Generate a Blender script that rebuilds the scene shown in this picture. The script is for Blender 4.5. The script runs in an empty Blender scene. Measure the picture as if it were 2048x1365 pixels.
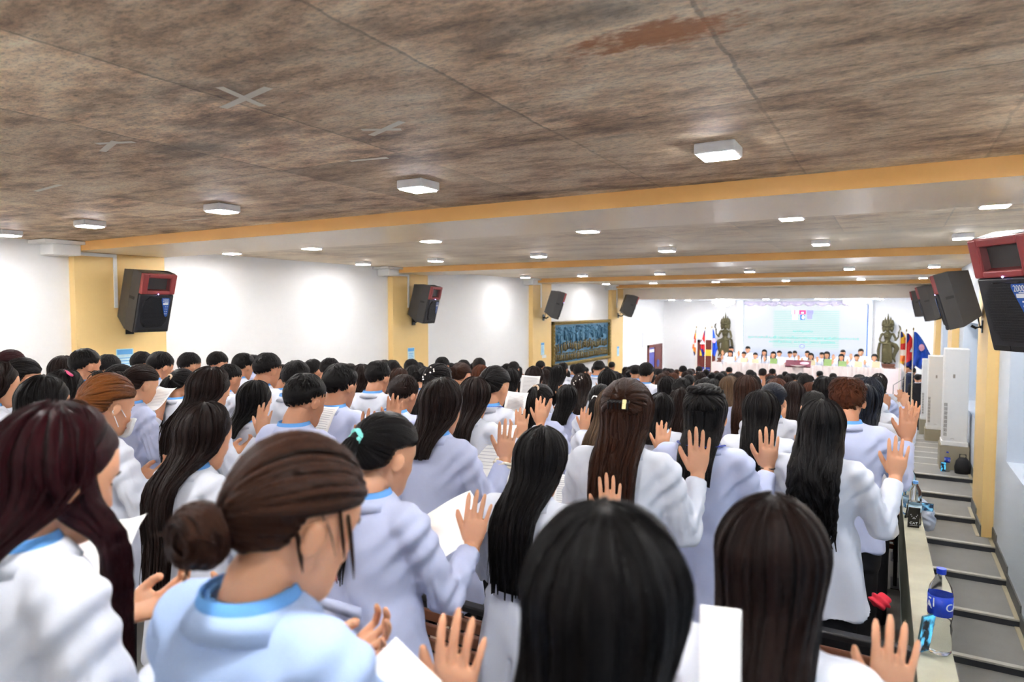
import bpy, bmesh, math, random
import numpy as np
from mathutils import Vector, Matrix, noise

# ------------------------------------------------------------------ camera
F_PX = 1320.0
PITCH = math.atan(67 / 1320); YAW = math.radians(30)
sc = bpy.context.scene
COL = sc.collection
cam_d = bpy.data.cameras.new('camera'); cam = bpy.data.objects.new('camera', cam_d); COL.objects.link(cam)
cam.location = (0, 0, 0); cam.rotation_euler = (math.pi / 2 - PITCH, 0, YAW)
cam_d.sensor_width = 36; cam_d.lens = 36 * F_PX / 2048; cam_d.clip_start = .05
cam_d.dof.use_dof = True; cam_d.dof.focus_distance = 3.8; cam_d.dof.aperture_fstop = 2.8
sc.camera = cam
sc.cycles.debug_use_compact_bvh = True; sc.cycles.denoising_prefilter = 'FAST'     # keeps the memory of a big crowd low
# ------------------------------------------------------------------ world, exposure
w = bpy.data.worlds.new('world'); sc.world = w; w.use_nodes = True
wn = w.node_tree
bg = wn.nodes['Background']
sky = wn.nodes.new('ShaderNodeTexSky'); sky.sky_type = 'HOSEK_WILKIE'; sky.turbidity = 5
sky.sun_direction = (-.5, .3, .8)
wn.links.new(sky.outputs[0], bg.inputs[0]); bg.inputs[1].default_value = 1.2
sc.view_settings.view_transform = 'Standard'; sc.view_settings.look = 'None'
sc.view_settings.exposure = 1.95; sc.view_settings.gamma = 1; sc.view_settings.use_curve_mapping = False
LAMP = 75.0          # radiance of the square ceiling lamps
# ------------------------------------------------------------------ room numbers (metres, the eye is the origin)
XL, XR = -8.4, 1.12              # side walls
ZC = .76                         # ceiling
ZB = .655                        # underside of the beams
COLS = [4.14, 9.79, 15.44, 21.1] # near edge of each pair of columns and its beam
CW = 1.1; CD = .12               # column width and depth
YB = 27.4                        # rear wall
Y0 = -3.0
PITCHROW = .88
def row_floor(n): return -1.75 - .075 * n
def floor_z(y): return row_floor(max(-3, min(25, math.floor((y + .30) / PITCHROW))))

_R = np.array([math.cos(YAW), math.sin(YAW), 0]); _F = np.array([-math.sin(YAW), math.cos(YAW), 0]); _Z = np.array([0, 0, 1.])
def ray(x, y):
    u, v = x - 1024, 682.5 - y
    d = u * _R + v * (math.sin(PITCH) * _F + math.cos(PITCH) * _Z) + F_PX * (math.cos(PITCH) * _F - math.sin(PITCH) * _Z)
    return d / (d @ _F)
def at(x, y, d): return ray(x, y) * d              # the place seen at a pixel, d metres ahead
def at_y(x, y, Y): r = ray(x, y); return r * Y / r[1]
def at_x(x, y, X): r = ray(x, y); return r * X / r[0]

# ------------------------------------------------------------------ materials
def srgb(r, g, b):
    f = lambda c: (c / 255 / 12.92) if c / 255 <= .04045 else ((c / 255 + .055) / 1.055) ** 2.4
    return (f(r), f(g), f(b), 1)
MATS = {}
def mat(name, col, rough=.6, metal=0, var=.06, scale=8, bump=0, bscale=60, spec=.5, emit=0, trans=0, stretch=(1, 1, 1), sss=0, coat=0):
    if name in MATS: return MATS[name]
    m = bpy.data.materials.new(name); m.use_nodes = True; nt = m.node_tree; N = nt.nodes; L = nt.links
    b = N['Principled BSDF']; MATS[name] = m
    tc = N.new('ShaderNodeTexCoord'); mp = N.new('ShaderNodeMapping'); mp.inputs['Scale'].default_value = stretch
    L.new(tc.outputs['Object'], mp.inputs[0])
    nz = N.new('ShaderNodeTexNoise'); nz.inputs['Scale'].default_value = scale; nz.inputs['Detail'].default_value = 5
    L.new(mp.outputs[0], nz.inputs['Vector'])
    mx = N.new('ShaderNodeMix'); mx.data_type = 'RGBA'
    mx.inputs['A'].default_value = tuple(c * (1 - var) for c in col[:3]) + (1,)
    mx.inputs['B'].default_value = tuple(min(1, c * (1 + var)) for c in col[:3]) + (1,)
    L.new(nz.outputs['Fac'], mx.inputs['Factor']); L.new(mx.outputs['Result'], b.inputs['Base Color'])
    b.inputs['Roughness'].default_value = rough; b.inputs['Metallic'].default_value = metal
    b.inputs['Specular IOR Level'].default_value = spec
    if coat: b.inputs['Coat Weight'].default_value = coat
    if trans: b.inputs['Transmission Weight'].default_value = trans
    if sss:
        b.inputs['Subsurface Weight'].default_value = sss; b.inputs['Subsurface Radius'].default_value = (.01, .004, .002)
        b.inputs['Subsurface Scale'].default_value = 1
    if emit:
        L.new(mx.outputs['Result'], b.inputs['Emission Color']); b.inputs['Emission Strength'].default_value = emit
    if bump:
        n2 = N.new('ShaderNodeTexNoise'); n2.inputs['Scale'].default_value = bscale; n2.inputs['Detail'].default_value = 4
        L.new(mp.outputs[0], n2.inputs['Vector'])
        bp = N.new('ShaderNodeBump'); bp.inputs['Strength'].default_value = bump; bp.inputs['Distance'].default_value = .01
        L.new(n2.outputs['Fac'], bp.inputs['Height']); L.new(bp.outputs[0], b.inputs['Normal'])
    return m

def concrete():
    m = bpy.data.materials.new('board_marked_concrete'); m.use_nodes = True; nt = m.node_tree; N = nt.nodes; L = nt.links
    b = N['Principled BSDF']
    tc = N.new('ShaderNodeTexCoord')
    def mapped(s, loc=(0, 0, 0)):
        mp = N.new('ShaderNodeMapping'); mp.inputs['Scale'].default_value = s; mp.inputs['Location'].default_value = loc
        L.new(tc.outputs['Object'], mp.inputs[0]); return mp
    def nz(mp, sc_, det=8, rg=.62):
        n = N.new('ShaderNodeTexNoise'); n.inputs['Scale'].default_value = sc_; n.inputs['Detail'].default_value = det
        n.inputs['Roughness'].default_value = rg; L.new(mp.outputs[0], n.inputs['Vector']); return n
    def ramp(src, stops):
        r = N.new('ShaderNodeValToRGB'); e = r.color_ramp.elements
        while len(e) < len(stops): e.new(.5)
        for k, (p_, c) in enumerate(stops): e[k].position = p_; e[k].color = c
        L.new(src, r.inputs[0]); return r
    def mix(a, b_, f, mode='MIX', fv=None):
        x = N.new('ShaderNodeMix'); x.data_type = 'RGBA'; x.blend_type = mode
        L.new(a, x.inputs['A'])
        if isinstance(b_, tuple): x.inputs['B'].default_value = b_
        else: L.new(b_, x.inputs['B'])
        if fv is not None: x.inputs['Factor'].default_value = fv
        else: L.new(f, x.inputs['Factor'])
        return x.outputs['Result']
    n1 = nz(mapped((1.1, 2.6, 1)), 1.9, 12, .74)
    base = ramp(n1.outputs['Fac'], [(.34, srgb(140, 114, 95)), (.45, srgb(202, 174, 147)), (.55, srgb(234, 213, 186)), (.70, srgb(248, 236, 214))])
    # wood-grain streaks of the shuttering, along the beams
    n2 = nz(mapped((3.4, 9.5, 1), (3, 1, 0)), 3.0, 12, .92)
    st = ramp(n2.outputs['Fac'], [(.34, (.40, .36, .33, 1)), (.45, (.88, .86, .83, 1)), (.66, (1.12, 1.1, 1.08, 1))])
    c = mix(base.outputs[0], st.outputs[0], None, 'MULTIPLY', .72)
    # dark grey bruises, brown and rust blooms
    n3 = nz(mapped((.8, 1.9, 1), (7, 3, 0)), 1.1, 6, .6)
    f3 = ramp(n3.outputs['Fac'], [(.56, (0, 0, 0, 1)), (.70, (.75, .75, .75, 1))])
    c = mix(c, srgb(88, 70, 62), f3.outputs[0])
    n4 = nz(mapped((1, 1.5, 1), (1.7, 9, 0)), 1.7, 5, .6)
    f4 = ramp(n4.outputs['Fac'], [(.60, (0, 0, 0, 1)), (.72, (.5, .5, .5, 1))])
    c = mix(c, srgb(150, 104, 78), f4.outputs[0])
    n7 = nz(mapped((3, 6, 1), (4, 2, 0)), 5, 8, .75)
    f7 = ramp(n7.outputs['Fac'], [(.60, (0, 0, 0, 1)), (.72, (.8, .8, .8, 1))])
    c = mix(c, srgb(70, 58, 52), f7.outputs[0])
    n8 = nz(mapped((1, 2.2, 1), (2, 5, 0)), 34, 6, .8)
    f8 = ramp(n8.outputs['Fac'], [(.36, (.62, .60, .58, 1)), (.50, (1, 1, 1, 1)), (.66, (1.14, 1.13, 1.12, 1))])
    c = mix(c, f8.outputs[0], None, 'MULTIPLY', 1.0)
    # panels: 0.84 m across the hall, 2.44 m along it; tone by panel and joints
    sep = N.new('ShaderNodeSeparateXYZ'); L.new(tc.outputs['Object'], sep.inputs[0])
    cmb = N.new('ShaderNodeCombineXYZ')
    ax = N.new('ShaderNodeMath'); ax.operation = 'ADD'; ax.inputs[1].default_value = .43 + 16.8; L.new(sep.outputs[0], ax.inputs[0])
    ay = N.new('ShaderNodeMath'); ay.operation = 'ADD'; ay.inputs[1].default_value = -2.6 + 12.2; L.new(sep.outputs[1], ay.inputs[0])
    L.new(ay.outputs[0], cmb.inputs[0]); L.new(ax.outputs[0], cmb.inputs[1])
    wob = nz(mapped((1, 1, 1)), 7, 8, .7)
    va = N.new('ShaderNodeVectorMath'); va.operation = 'MULTIPLY_ADD'; L.new(wob.outputs['Color'], va.inputs[0]); va.inputs[1].default_value = (.045, .045, 0); L.new(cmb.outputs[0], va.inputs[2])
    bk = N.new('ShaderNodeTexBrick'); bk.offset = 0; bk.inputs['Scale'].default_value = 1
    bk.inputs['Brick Width'].default_value = 2.44; bk.inputs['Row Height'].default_value = .84
    bk.inputs['Mortar Size'].default_value = .009; bk.inputs['Mortar Smooth'].default_value = .6
    bk.inputs['Color1'].default_value = (.58, .53, .49, 1); bk.inputs['Color2'].default_value = (1.22, 1.2, 1.16, 1); bk.inputs['Mortar'].default_value = (.60, .56, .52, 1)
    L.new(va.outputs[0], bk.inputs['Vector'])
    c = mix(c, bk.outputs['Color'], None, 'MULTIPLY', .85)
    # the slabs beyond the first beam take a paler tone
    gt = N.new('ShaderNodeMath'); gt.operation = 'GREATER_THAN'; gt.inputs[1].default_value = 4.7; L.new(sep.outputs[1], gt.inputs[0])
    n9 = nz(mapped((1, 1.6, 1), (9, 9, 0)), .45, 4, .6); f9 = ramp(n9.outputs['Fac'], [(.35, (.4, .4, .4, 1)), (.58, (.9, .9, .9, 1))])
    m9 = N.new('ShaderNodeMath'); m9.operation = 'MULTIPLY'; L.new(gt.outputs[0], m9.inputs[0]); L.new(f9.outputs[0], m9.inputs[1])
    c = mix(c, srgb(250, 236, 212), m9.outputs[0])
    # one rust stain that stands on the slab
    ds = N.new('ShaderNodeVectorMath'); ds.operation = 'DISTANCE'
    mp5 = mapped((1.7, 4.4, 1)); L.new(mp5.outputs[0], ds.inputs[0]); ds.inputs[1].default_value = (-.60 * 1.7, 1.83 * 4.4, ZC)
    ad = N.new('ShaderNodeMath'); ad.operation = 'MULTIPLY_ADD'; n6 = nz(mapped((2, 4, 1)), 6, 6, .7)
    L.new(n6.outputs['Fac'], ad.inputs[0]); ad.inputs[1].default_value = -1.25; of_ = N.new('ShaderNodeMath'); of_.inputs[1].default_value = .40; L.new(ds.outputs['Value'], of_.inputs[0]); L.new(of_.outputs[0], ad.inputs[2])
    f6 = ramp(ad.outputs[0], [(.0, (.85, .85, .85, 1)), (.22, (0, 0, 0, 1))])
    c = mix(c, srgb(172, 100, 40), f6.outputs[0])
    L.new(c, b.inputs['Base Color']); b.inputs['Roughness'].default_value = .66; b.inputs['Specular IOR Level'].default_value = .3
    bp = N.new('ShaderNodeBump'); bp.inputs['Strength'].default_value = .35; bp.inputs['Distance'].default_value = .01
    L.new(n2.outputs['Fac'], bp.inputs['Height']); L.new(bp.outputs[0], b.inputs['Normal'])
    return m

# ------------------------------------------------------------------ mesh helpers
class MB:
    """collects shapes, build() links them as ONE mesh object"""
    def __init__(s): s.v = []; s.f = []; s.n = 0; s.uv = None
    def add(s, v, f):
        v = np.asarray(v, float); s.v.append(v); s.f += [tuple(i + s.n for i in q) for q in f]; s.n += len(v); return s
    def box(s, a, b, M=None, bev=0):
        a, b = np.minimum(a, b), np.maximum(a, b)
        if bev:
            bm = bmesh.new(); bmesh.ops.create_cube(bm, size=1)
            for q in bm.verts: q.co = Vector([(a[i] + b[i]) / 2 + q.co[i] * (b[i] - a[i]) for i in range(3)])
            bmesh.ops.bevel(bm, geom=bm.edges[:], offset=bev, segments=2, affect='EDGES', profile=.5)
            bm.verts.index_update()
            v = np.array([tuple(q.co) for q in bm.verts]); f = [tuple(q.index for q in p.verts) for p in bm.faces]; bm.free()
        else:
            v = np.array([(x, y, z) for x in (a[0], b[0]) for y in (a[1], b[1]) for z in (a[2], b[2])], float)
            f = [(0, 1, 3, 2), (4, 6, 7, 5), (0, 4, 5, 1), (2, 3, 7, 6), (0, 2, 6, 4), (1, 5, 7, 3)]
        if M is not None: v = xf(M, v)
        return s.add(v, f)
    def tube(s, pts, rx, ry=None, n=12, side=(1, 0, 0), M=None, cap=True):
        """closed tube through pts with elliptic sections; side = direction of the first radius"""
        pts = np.asarray(pts, float); k = len(pts)
        rx = np.broadcast_to(np.asarray(rx, float), (k,)); ry = rx if ry is None else np.broadcast_to(np.asarray(ry, float), (k,))
        t = np.gradient(pts, axis=0); t /= np.linalg.norm(t, axis=1)[:, None] + 1e-12
        sd = np.asarray(side, float); rings = []
        a = np.arange(n) * 2 * math.pi / n; ca, sa = np.cos(a), np.sin(a)
        for i in range(k):
            u = sd - t[i] * (sd @ t[i]); L_ = np.linalg.norm(u)
            if L_ < 1e-4: u = np.cross(t[i], (0.3, 0.5, 0.81))
            u = u / (np.linalg.norm(u) + 1e-12); sd = u if side is None else np.asarray(side, float) if L_ > .2 else u
            w_ = np.cross(t[i], u)
            rings.append(pts[i] + np.outer(ca * rx[i], u) + np.outer(sa * ry[i], w_))
        v = np.vstack(rings); f = []
        for i in range(k - 1):
            for j in range(n):
                f.append((i * n + j, i * n + (j + 1) % n, (i + 1) * n + (j + 1) % n, (i + 1) * n + j))
        if cap: f.append(tuple(range(n - 1, -1, -1))); f.append(tuple((k - 1) * n + j for j in range(n)))
        if M is not None: v = xf(M, v)
        return s.add(v, f)
    def ball(s, c, r, M=None, nu=16, nv=10):
        c = np.asarray(c, float); r = np.broadcast_to(np.asarray(r, float), (3,))
        th = np.linspace(0, math.pi, nv + 1)[1:-1]; ph = np.arange(nu) * 2 * math.pi / nu
        v = [c + r * (0, 0, 1)] + [c + r * np.array((math.sin(t_) * math.cos(p_), math.sin(t_) * math.sin(p_), math.cos(t_))) for t_ in th for p_ in ph] + [c - r * (0, 0, 1)]
        f = [(0, 1 + j, 1 + (j + 1) % nu) for j in range(nu)]
        for i in range(nv - 2):
            for j in range(nu): f.append((1 + i * nu + j, 1 + (i + 1) * nu + j, 1 + (i + 1) * nu + (j + 1) % nu, 1 + i * nu + (j + 1) % nu))
        e = len(v) - 1; o = 1 + (nv - 2) * nu
        f += [(e, o + (j + 1) % nu, o + j) for j in range(nu)]
        v = np.array(v)
        if M is not None: v = xf(M, v)
        return s.add(v, f)
    def mesh(s, name='m', smooth=True):
        me = bpy.data.meshes.new(name); me.from_pydata(np.vstack(s.v).tolist(), [], s.f); me.update()
        if smooth: me.polygons.foreach_set('use_smooth', [True] * len(me.polygons))
        return me
    def build(s, name, m, parent=None, smooth=False, angle=None):
        me = s.mesh(name, smooth or angle is not None)
        o = link(name, me, m, parent)
        if angle is not None:
            me.set_sharp_from_angle(angle=math.radians(angle))
        return o
def xf(M, v):
    M = np.array(M); return v @ M[:3, :3].T + M[:3, 3]
def link(name, me, m=None, parent=None):
    if m is not None and not me.materials: me.materials.append(m)
    o = bpy.data.objects.new(name, me); COL.objects.link(o)
    if parent is not None: o.parent = parent
    return o
def empty(name, loc, rz=0, label=None, cat=None, group=None):
    o = bpy.data.objects.new(name, None); COL.objects.link(o); o.location = loc; o.rotation_euler = (0, 0, rz); o.empty_display_size = .1
    if label: tag(o, label, cat, group)
    return o
def tag(o, label, cat, group=None, kind=None):
    o['label'] = label; o['category'] = cat
    if group: o['group'] = group
    if kind: o['kind'] = kind
    return o
def struct(o): o['kind'] = 'structure'; return o
def children(o): return [c for c in bpy.data.objects if c.parent == o]
def remesh(mb, voxel, smooth=4, factor=.5):
    o = bpy.data.objects.new('t', mb.mesh('t')); COL.objects.link(o)
    r = o.modifiers.new('r', 'REMESH'); r.mode = 'VOXEL'; r.voxel_size = voxel; r.use_smooth_shade = True
    if smooth: s_ = o.modifiers.new('s', 'SMOOTH'); s_.iterations = smooth; s_.factor = factor
    dg = bpy.context.evaluated_depsgraph_get(); dg.update()
    me = bpy.data.meshes.new_from_object(o.evaluated_get(dg)); src = o.data; bpy.data.objects.remove(o); bpy.data.meshes.remove(src)
    return me
def decimate(me, ratio):
    o = bpy.data.objects.new('t', me); COL.objects.link(o); d = o.modifiers.new('d', 'DECIMATE'); d.ratio = ratio
    dg = bpy.context.evaluated_depsgraph_get(); dg.update()
    out = bpy.data.meshes.new_from_object(o.evaluated_get(dg)); bpy.data.objects.remove(o); bpy.data.meshes.remove(me)
    out.polygons.foreach_set('use_smooth', [True] * len(out.polygons)); return out
def mesh_co(me):
    a = np.empty(len(me.vertices) * 3, np.float32); me.vertices.foreach_get('co', a); return a.reshape(-1, 3).astype(float)
def mesh_no(me):
    a = np.empty(len(me.vertices) * 3, np.float32); me.vertices.foreach_get('normal', a); return a.reshape(-1, 3).astype(float)
def set_co(me, v): me.vertices.foreach_set('co', v.astype(np.float32).ravel()); me.update()
def interp(z, tab):
    tab = np.asarray(tab, float); return [np.interp(z, tab[:, 0], tab[:, i]) for i in range(1, tab.shape[1])]
def sstep(a, b, x): t = np.clip((np.asarray(x, float) - a) / (b - a), 0, 1); return t * t * (3 - 2 * t)
def rot(rx=0, ry=0, rz=0): return Matrix.Rotation(rz, 4, 'Z') @ Matrix.Rotation(ry, 4, 'Y') @ Matrix.Rotation(rx, 4, 'X')
def T(x, y, z): return Matrix.Translation((x, y, z))
FONT = None
def text_mesh(body, size, thick=.001, align='CENTER'):
    c = bpy.data.curves.new('t', 'FONT'); c.body = body; c.size = size; c.extrude = thick; c.align_x = align; c.align_y = 'CENTER'
    o = bpy.data.objects.new('t', c); COL.objects.link(o)
    dg = bpy.context.evaluated_depsgraph_get(); dg.update()
    me = bpy.data.meshes.new_from_object(o.evaluated_get(dg)); bpy.data.objects.remove(o); return me
# ------------------------------------------------------------------ room shell
WHITE = mat('white_wall_paint', srgb(232, 232, 232), .55, var=.015, scale=2, bump=.03, bscale=90)
BLUEWHITE = mat('cool_white_wall_paint', srgb(214, 222, 232), .55, var=.02, scale=2, bump=.03, bscale=90)
YELLOW = mat('ochre_yellow_paint', srgb(240, 205, 138), .5, var=.03, scale=3, bump=.03, bscale=90)
BEAMY = mat('deep_ochre_beam_paint', srgb(226, 172, 98), .5, var=.04, scale=3, bump=.03, bscale=90)
SOFFIT = mat('cream_beam_soffit_paint', srgb(252, 232, 200), .32, var=.02, scale=2)
DGREY = mat('dark_grey_skirting', srgb(96, 98, 98), .5, var=.05)
STAIR = mat('grey_stair_covering', srgb(138, 137, 133), .75, var=.10, scale=5, bump=.1, bscale=140)
RISER = mat('dark_riser_paint', srgb(52, 56, 62), .5, var=.08)
NOSE = mat('aluminium_stair_nosing', srgb(190, 188, 180), .4, .4, var=.06)
TAN = mat('tan_skirting_strip', srgb(176, 166, 140), .7, var=.08)
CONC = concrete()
BLACKM = mat('black_metal', srgb(24, 24, 26), .35, .3, var=.1)
PLASTW = mat('white_plastic', srgb(238, 238, 236), .35, var=.01)

def sbox(name, m, a, b): return struct(MB().box(a, b).build(name, m))
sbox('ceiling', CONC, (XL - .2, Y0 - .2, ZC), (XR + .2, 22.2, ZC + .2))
# left wall, one slab; rear; back behind the photographer
sbox('wall_left', WHITE, (XL - .2, Y0 - .2, -4.6), (XL, YB, ZC))
sbox('wall_rear', WHITE, (XL - .2, YB, -4.6), (XR + .4, YB + .2, ZC))
sbox('wall_back', WHITE, (XL - .2, Y0 - .2, -4.6), (XR + .4, Y0, ZC))
# right wall with window openings between the columns
W0, W1 = -1.70, -.25
wl = MB()
opens = [(-1.9, 3.3), (5.9, 8.95), (11.55, 14.6), (17.2, 20.3)]
ys = Y0 - .2
for a, b in opens:
    wl.box((XR, ys, -4.6), (XR + .4, a, ZC)); wl.box((XR, a, -4.6), (XR + .4, b, W0)); wl.box((XR, a, W1), (XR + .4, b, ZC)); ys = b
wl.box((XR, ys, -4.6), (XR + .4, YB, ZC))
struct(wl.build('wall_right', BLUEWHITE))
GLASS = bpy.data.materials.new('window_glass'); GLASS.use_nodes = True
_b = GLASS.node_tree.nodes['Principled BSDF']; _b.inputs['Base Color'].default_value = (.75, .9, .97, 1); _b.inputs['Transmission Weight'].default_value = 1
_b.inputs['Roughness'].default_value = .05; _b.inputs['IOR'].default_value = 1.1
FRAME = mat('dark_window_frame', srgb(60, 74, 84), .4, .3)
for i, (a, b) in enumerate(opens):
    f = MB(); x = XR + .26
    for q in ((a, a + .05), (b - .05, b), ((a + b) / 2 - .03, (a + b) / 2 + .03)): f.box((x, q[0], W0), (x + .05, q[1], W1))
    f.box((x, a, W0), (x + .05, b, W0 + .05)); f.box((x, a, W1 - .05), (x + .05, b, W1))
    fr = struct(f.build('window_%d' % (i + 1), FRAME))
    MB().box((x + .02, a + .05, W0 + .05), (x + .028, b - .05, W1 - .05)).build('pane', GLASS, fr)
# columns and beams
for i, y in enumerate(COLS):
    struct(MB().box((XL, y, -4.5), (XL + CD, y + CW, ZB)).build('trim_%d' % (i * 3 + 1), YELLOW))
    struct(MB().box((XR - CD, y, -4.5), (XR, y + CW, ZB)).build('trim_%d' % (i * 3 + 2), YELLOW))
    o = struct(MB().box((XL, y, ZB), (XR, y + CW, ZC)).build('trim_%d' % (i * 3 + 3), BEAMY))
    o.data.materials.append(SOFFIT)
    for p_ in o.data.polygons:
        if p_.normal.z < -.5: p_.material_index = 1
# white bulkhead and lower ceiling in front of the stage
sbox('trim_13', mat('bright_bulkhead_paint', srgb(250, 246, 238), .5, var=.01), (XL, 22.2, .28), (XR, 22.4, ZC))
BLUEC = mat('pale_stage_ceiling_paint', srgb(226, 232, 240), .4, var=.02)
st_c = MB().box((XL, 22.4, .28), (XR, YB, .36)); struct(st_c.build('trim_14', BLUEC))
# floor of the seating: one terrace per row
fl = MB()
for n in range(-4, 26):
    y = n * PITCHROW - .30
    z = row_floor(max(-3, min(25, n)))
    fl.box((XL, y, z - .12 if n < 25 else z - .2), (.10, y + PITCHROW, z))
fl.box((XL, 26 * PITCHROW - .3, row_floor(25) - .2), (.10, YB, row_floor(25)))
FLOORM = mat('grey_terrace_floor', srgb(120, 118, 114), .6, var=.1, scale=4)
struct(fl.build('floor', FLOORM))
# parapet between the seats and the aisle, stepping down with a sloping top
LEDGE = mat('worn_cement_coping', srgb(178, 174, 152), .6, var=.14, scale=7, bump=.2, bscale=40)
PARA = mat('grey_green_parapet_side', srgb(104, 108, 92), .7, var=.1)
def ledge_z(y): return -1.02 - .1 * y
pr = MB(); v = []
for y in (Y0, 11.0):
    for x in (.112, .220):
        for z in (-4.3, ledge_z(y) - .03): v.append((x, y, z))
pr.add(v, [(0, 1, 3, 2), (4, 6, 7, 5), (0, 4, 5, 1), (2, 3, 7, 6), (0, 2, 6, 4), (1, 5, 7, 3)])
struct(pr.build('wall_parapet', PARA))
pr = MB(); v = []
for y in (Y0, 11.0):
    for x in (.105, .228):
        for dz in (-.03, 0): v.append((x, y, ledge_z(y) + dz))
pr.add(v, [(0, 1, 3, 2), (4, 6, 7, 5), (0, 4, 5, 1), (2, 3, 7, 6), (0, 2, 6, 4), (1, 5, 7, 3)])
struct(pr.build('trim_15', LEDGE))
# aisle: shallow steps up to a landing, then shallow steps down to the stage
AX0, AX1 = .220, XR
Ta = .88; aa = 3.57
def aisle_near(y): return -(aa - .08 * y)
nos = [1.906 * aa + (k - 5) * Ta for k in range(0, 12)]          # nosing positions, the 6th nearest in view
prev = Y0
zl = []
nos_m = MB(); ris = MB(); trd = MB()
for k, y in enumerate(nos):
    z_low = aisle_near(y) - .072
    trd.box((AX0, prev, z_low - .4), (AX1, y, z_low)); zl.append((prev, y, z_low)); prev = y
    ris.box((AX0, y - .004, z_low), (AX1, y + .0, aisle_near(y) - .014))
    nos_m.box((AX0, y - .012, aisle_near(y) - .014), (AX1, y + .045, aisle_near(y) + .002))
yl = 12.9; ZL = aisle_near(nos[-1])
trd.box((AX0, prev, ZL - .4), (AX1, yl, ZL)); zl.append((prev, yl, ZL))
y = yl; z = ZL; k = 0
while y < 24:
    nos_m.box((AX0, y - .05, z - .012), (AX1, y + .005, z + .002))
    z -= .066 if y < 17 else .115; trd.box((AX0, y, z - .4), (AX1, y + Ta, z)); zl.append((y, y + Ta, z)); y += Ta
trd.box((.10, y, z - .4), (AX1, YB, z)); zl.append((y, YB, z)); ZFAR = z
struct(trd.build('floor_aisle', STAIR)); struct(ris.build('trim_16', RISER)); struct(nos_m.build('trim_17', NOSE))
def aisle_z(y):
    for a, b, z in zl:
        if a <= y < b: return z
    return ZFAR
sk = MB(); tn = MB()
for a, b, z in zl:
    segs = [(a, b, XR)]
    for c in COLS:
        out = []
        for (p_, q, x) in segs:
            if q <= c or p_ >= c + CW: out.append((p_, q, x)); continue
            if p_ < c: out.append((p_, c, XR))
            out.append((max(p_, c), min(q, c + CW), XR - CD))
            if q > c + CW: out.append((c + CW, q, XR))
        segs = out
    for (p_, q, x) in segs:
        if q - p_ < .02: continue
        sk.box((x - .012, p_, z), (x, q, z + .14)); tn.box((x - .05, p_, z), (x - .012, q, z + .006))
struct(sk.build('baseboard_right', DGREY)); struct(tn.build('trim_18', TAN))

# ------------------------------------------------------------------ ceiling lamps
LIT = bpy.data.materials.new('lamp_diffuser'); LIT.use_nodes = True
_n = LIT.node_tree; _b = _n.nodes['Principled BSDF']; _b.inputs['Base Color'].default_value = (.9, .9, .9, 1)
_nz = _n.nodes.new('ShaderNodeTexNoise'); _nz.inputs['Scale'].default_value = 2
_mr = _n.nodes.new('ShaderNodeMapRange'); _mr.inputs['To Min'].default_value = LAMP * .97; _mr.inputs['To Max'].default_value = LAMP * 1.03
_n.links.new(_nz.outputs['Fac'], _mr.inputs[0]); _n.links.new(_mr.outputs[0], _b.inputs['Emission Strength']); _b.inputs['Emission Color'].default_value = (1, .985, .97, 1)
LX = [-7.6, -6.12, -4.33, -2.5, -.73, .6]
LY = [-1.9, .7, 3.2, 5.75, 8.25, 11.3, 13.8, 16.9, 18.9]
where = {3.2: 'in front of the nearest beam', 5.75: 'just behind the nearest beam', 8.25: 'before the second beam', 11.3: 'just behind the second beam',
         13.8: 'before the third beam', 16.9: 'just behind the third beam', 18.9: 'before the farthest beam', .7: 'above the photographer', -1.9: 'behind the photographer'}
side = ['nearest the left wall', 'second from the left wall', 'third from the left wall', 'fourth from the left wall', 'second from the right wall', 'nearest the right wall']
lp = None
for yy in LY:
    for i, xx in enumerate(LX):
        if yy in (11.3, 16.9) and xx in (LX[0],): continue
        e = empty('ceiling_light', (xx, yy, ZC), 0, 'square white ceiling lamp %s, %s' % (where[yy], side[i]), 'ceiling light', 'square lamps on the concrete ceiling')
        if lp is None:
            fr = MB().box((-.092, -.092, -.050), (.092, .092, 0), bev=.006); of = fr.build('frame', PLASTW, e)
            df = MB().box((-.080, -.080, -.056), (.080, .080, -.049), bev=.003); od = df.build('diffuser', LIT, e)
            lp = (of, od)
        else:
            for q in lp:
                c = q.copy(); c.parent = e; COL.objects.link(c)

# stage ceiling: recessed round downlights, some added to brighten the stage; two crystal lamps
for i, (x, y) in enumerate([(-6.9, 23.4), (-5.3, 23.4), (-3.7, 23.4), (-2.1, 23.4), (-.5, 23.4), (-6.9, 25.6), (-3.7, 25.6), (-2.1, 25.6), (-.4, 25.6)]):
    e = empty('downlight', (x, y, .28), 0, 'round downlight of the enlarged set over the stage, %s row, %s' % ('front' if y < 24 else 'rear', ['nearest the left wall', 'second from the left', 'third from the left', 'fourth from the left', 'nearest the right wall'][i] if y < 24 else ['nearest the left wall', 'left of the screen', 'above the screen', 'at the right end'][i - 5]), 'downlight', 'downlights over the stage, some added for brightness')
    t = MB().tube([(0, 0, -.006), (0, 0, .0)], .10, n=24).build('ring', PLASTW, e)
    MB().tube([(0, 0, -.010), (0, 0, -.004)], .095, n=24).build('diffuser', LIT, e)
CRY = mat('lit_crystal', (.95, .97, 1, 1), .2, emit=18)
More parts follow.
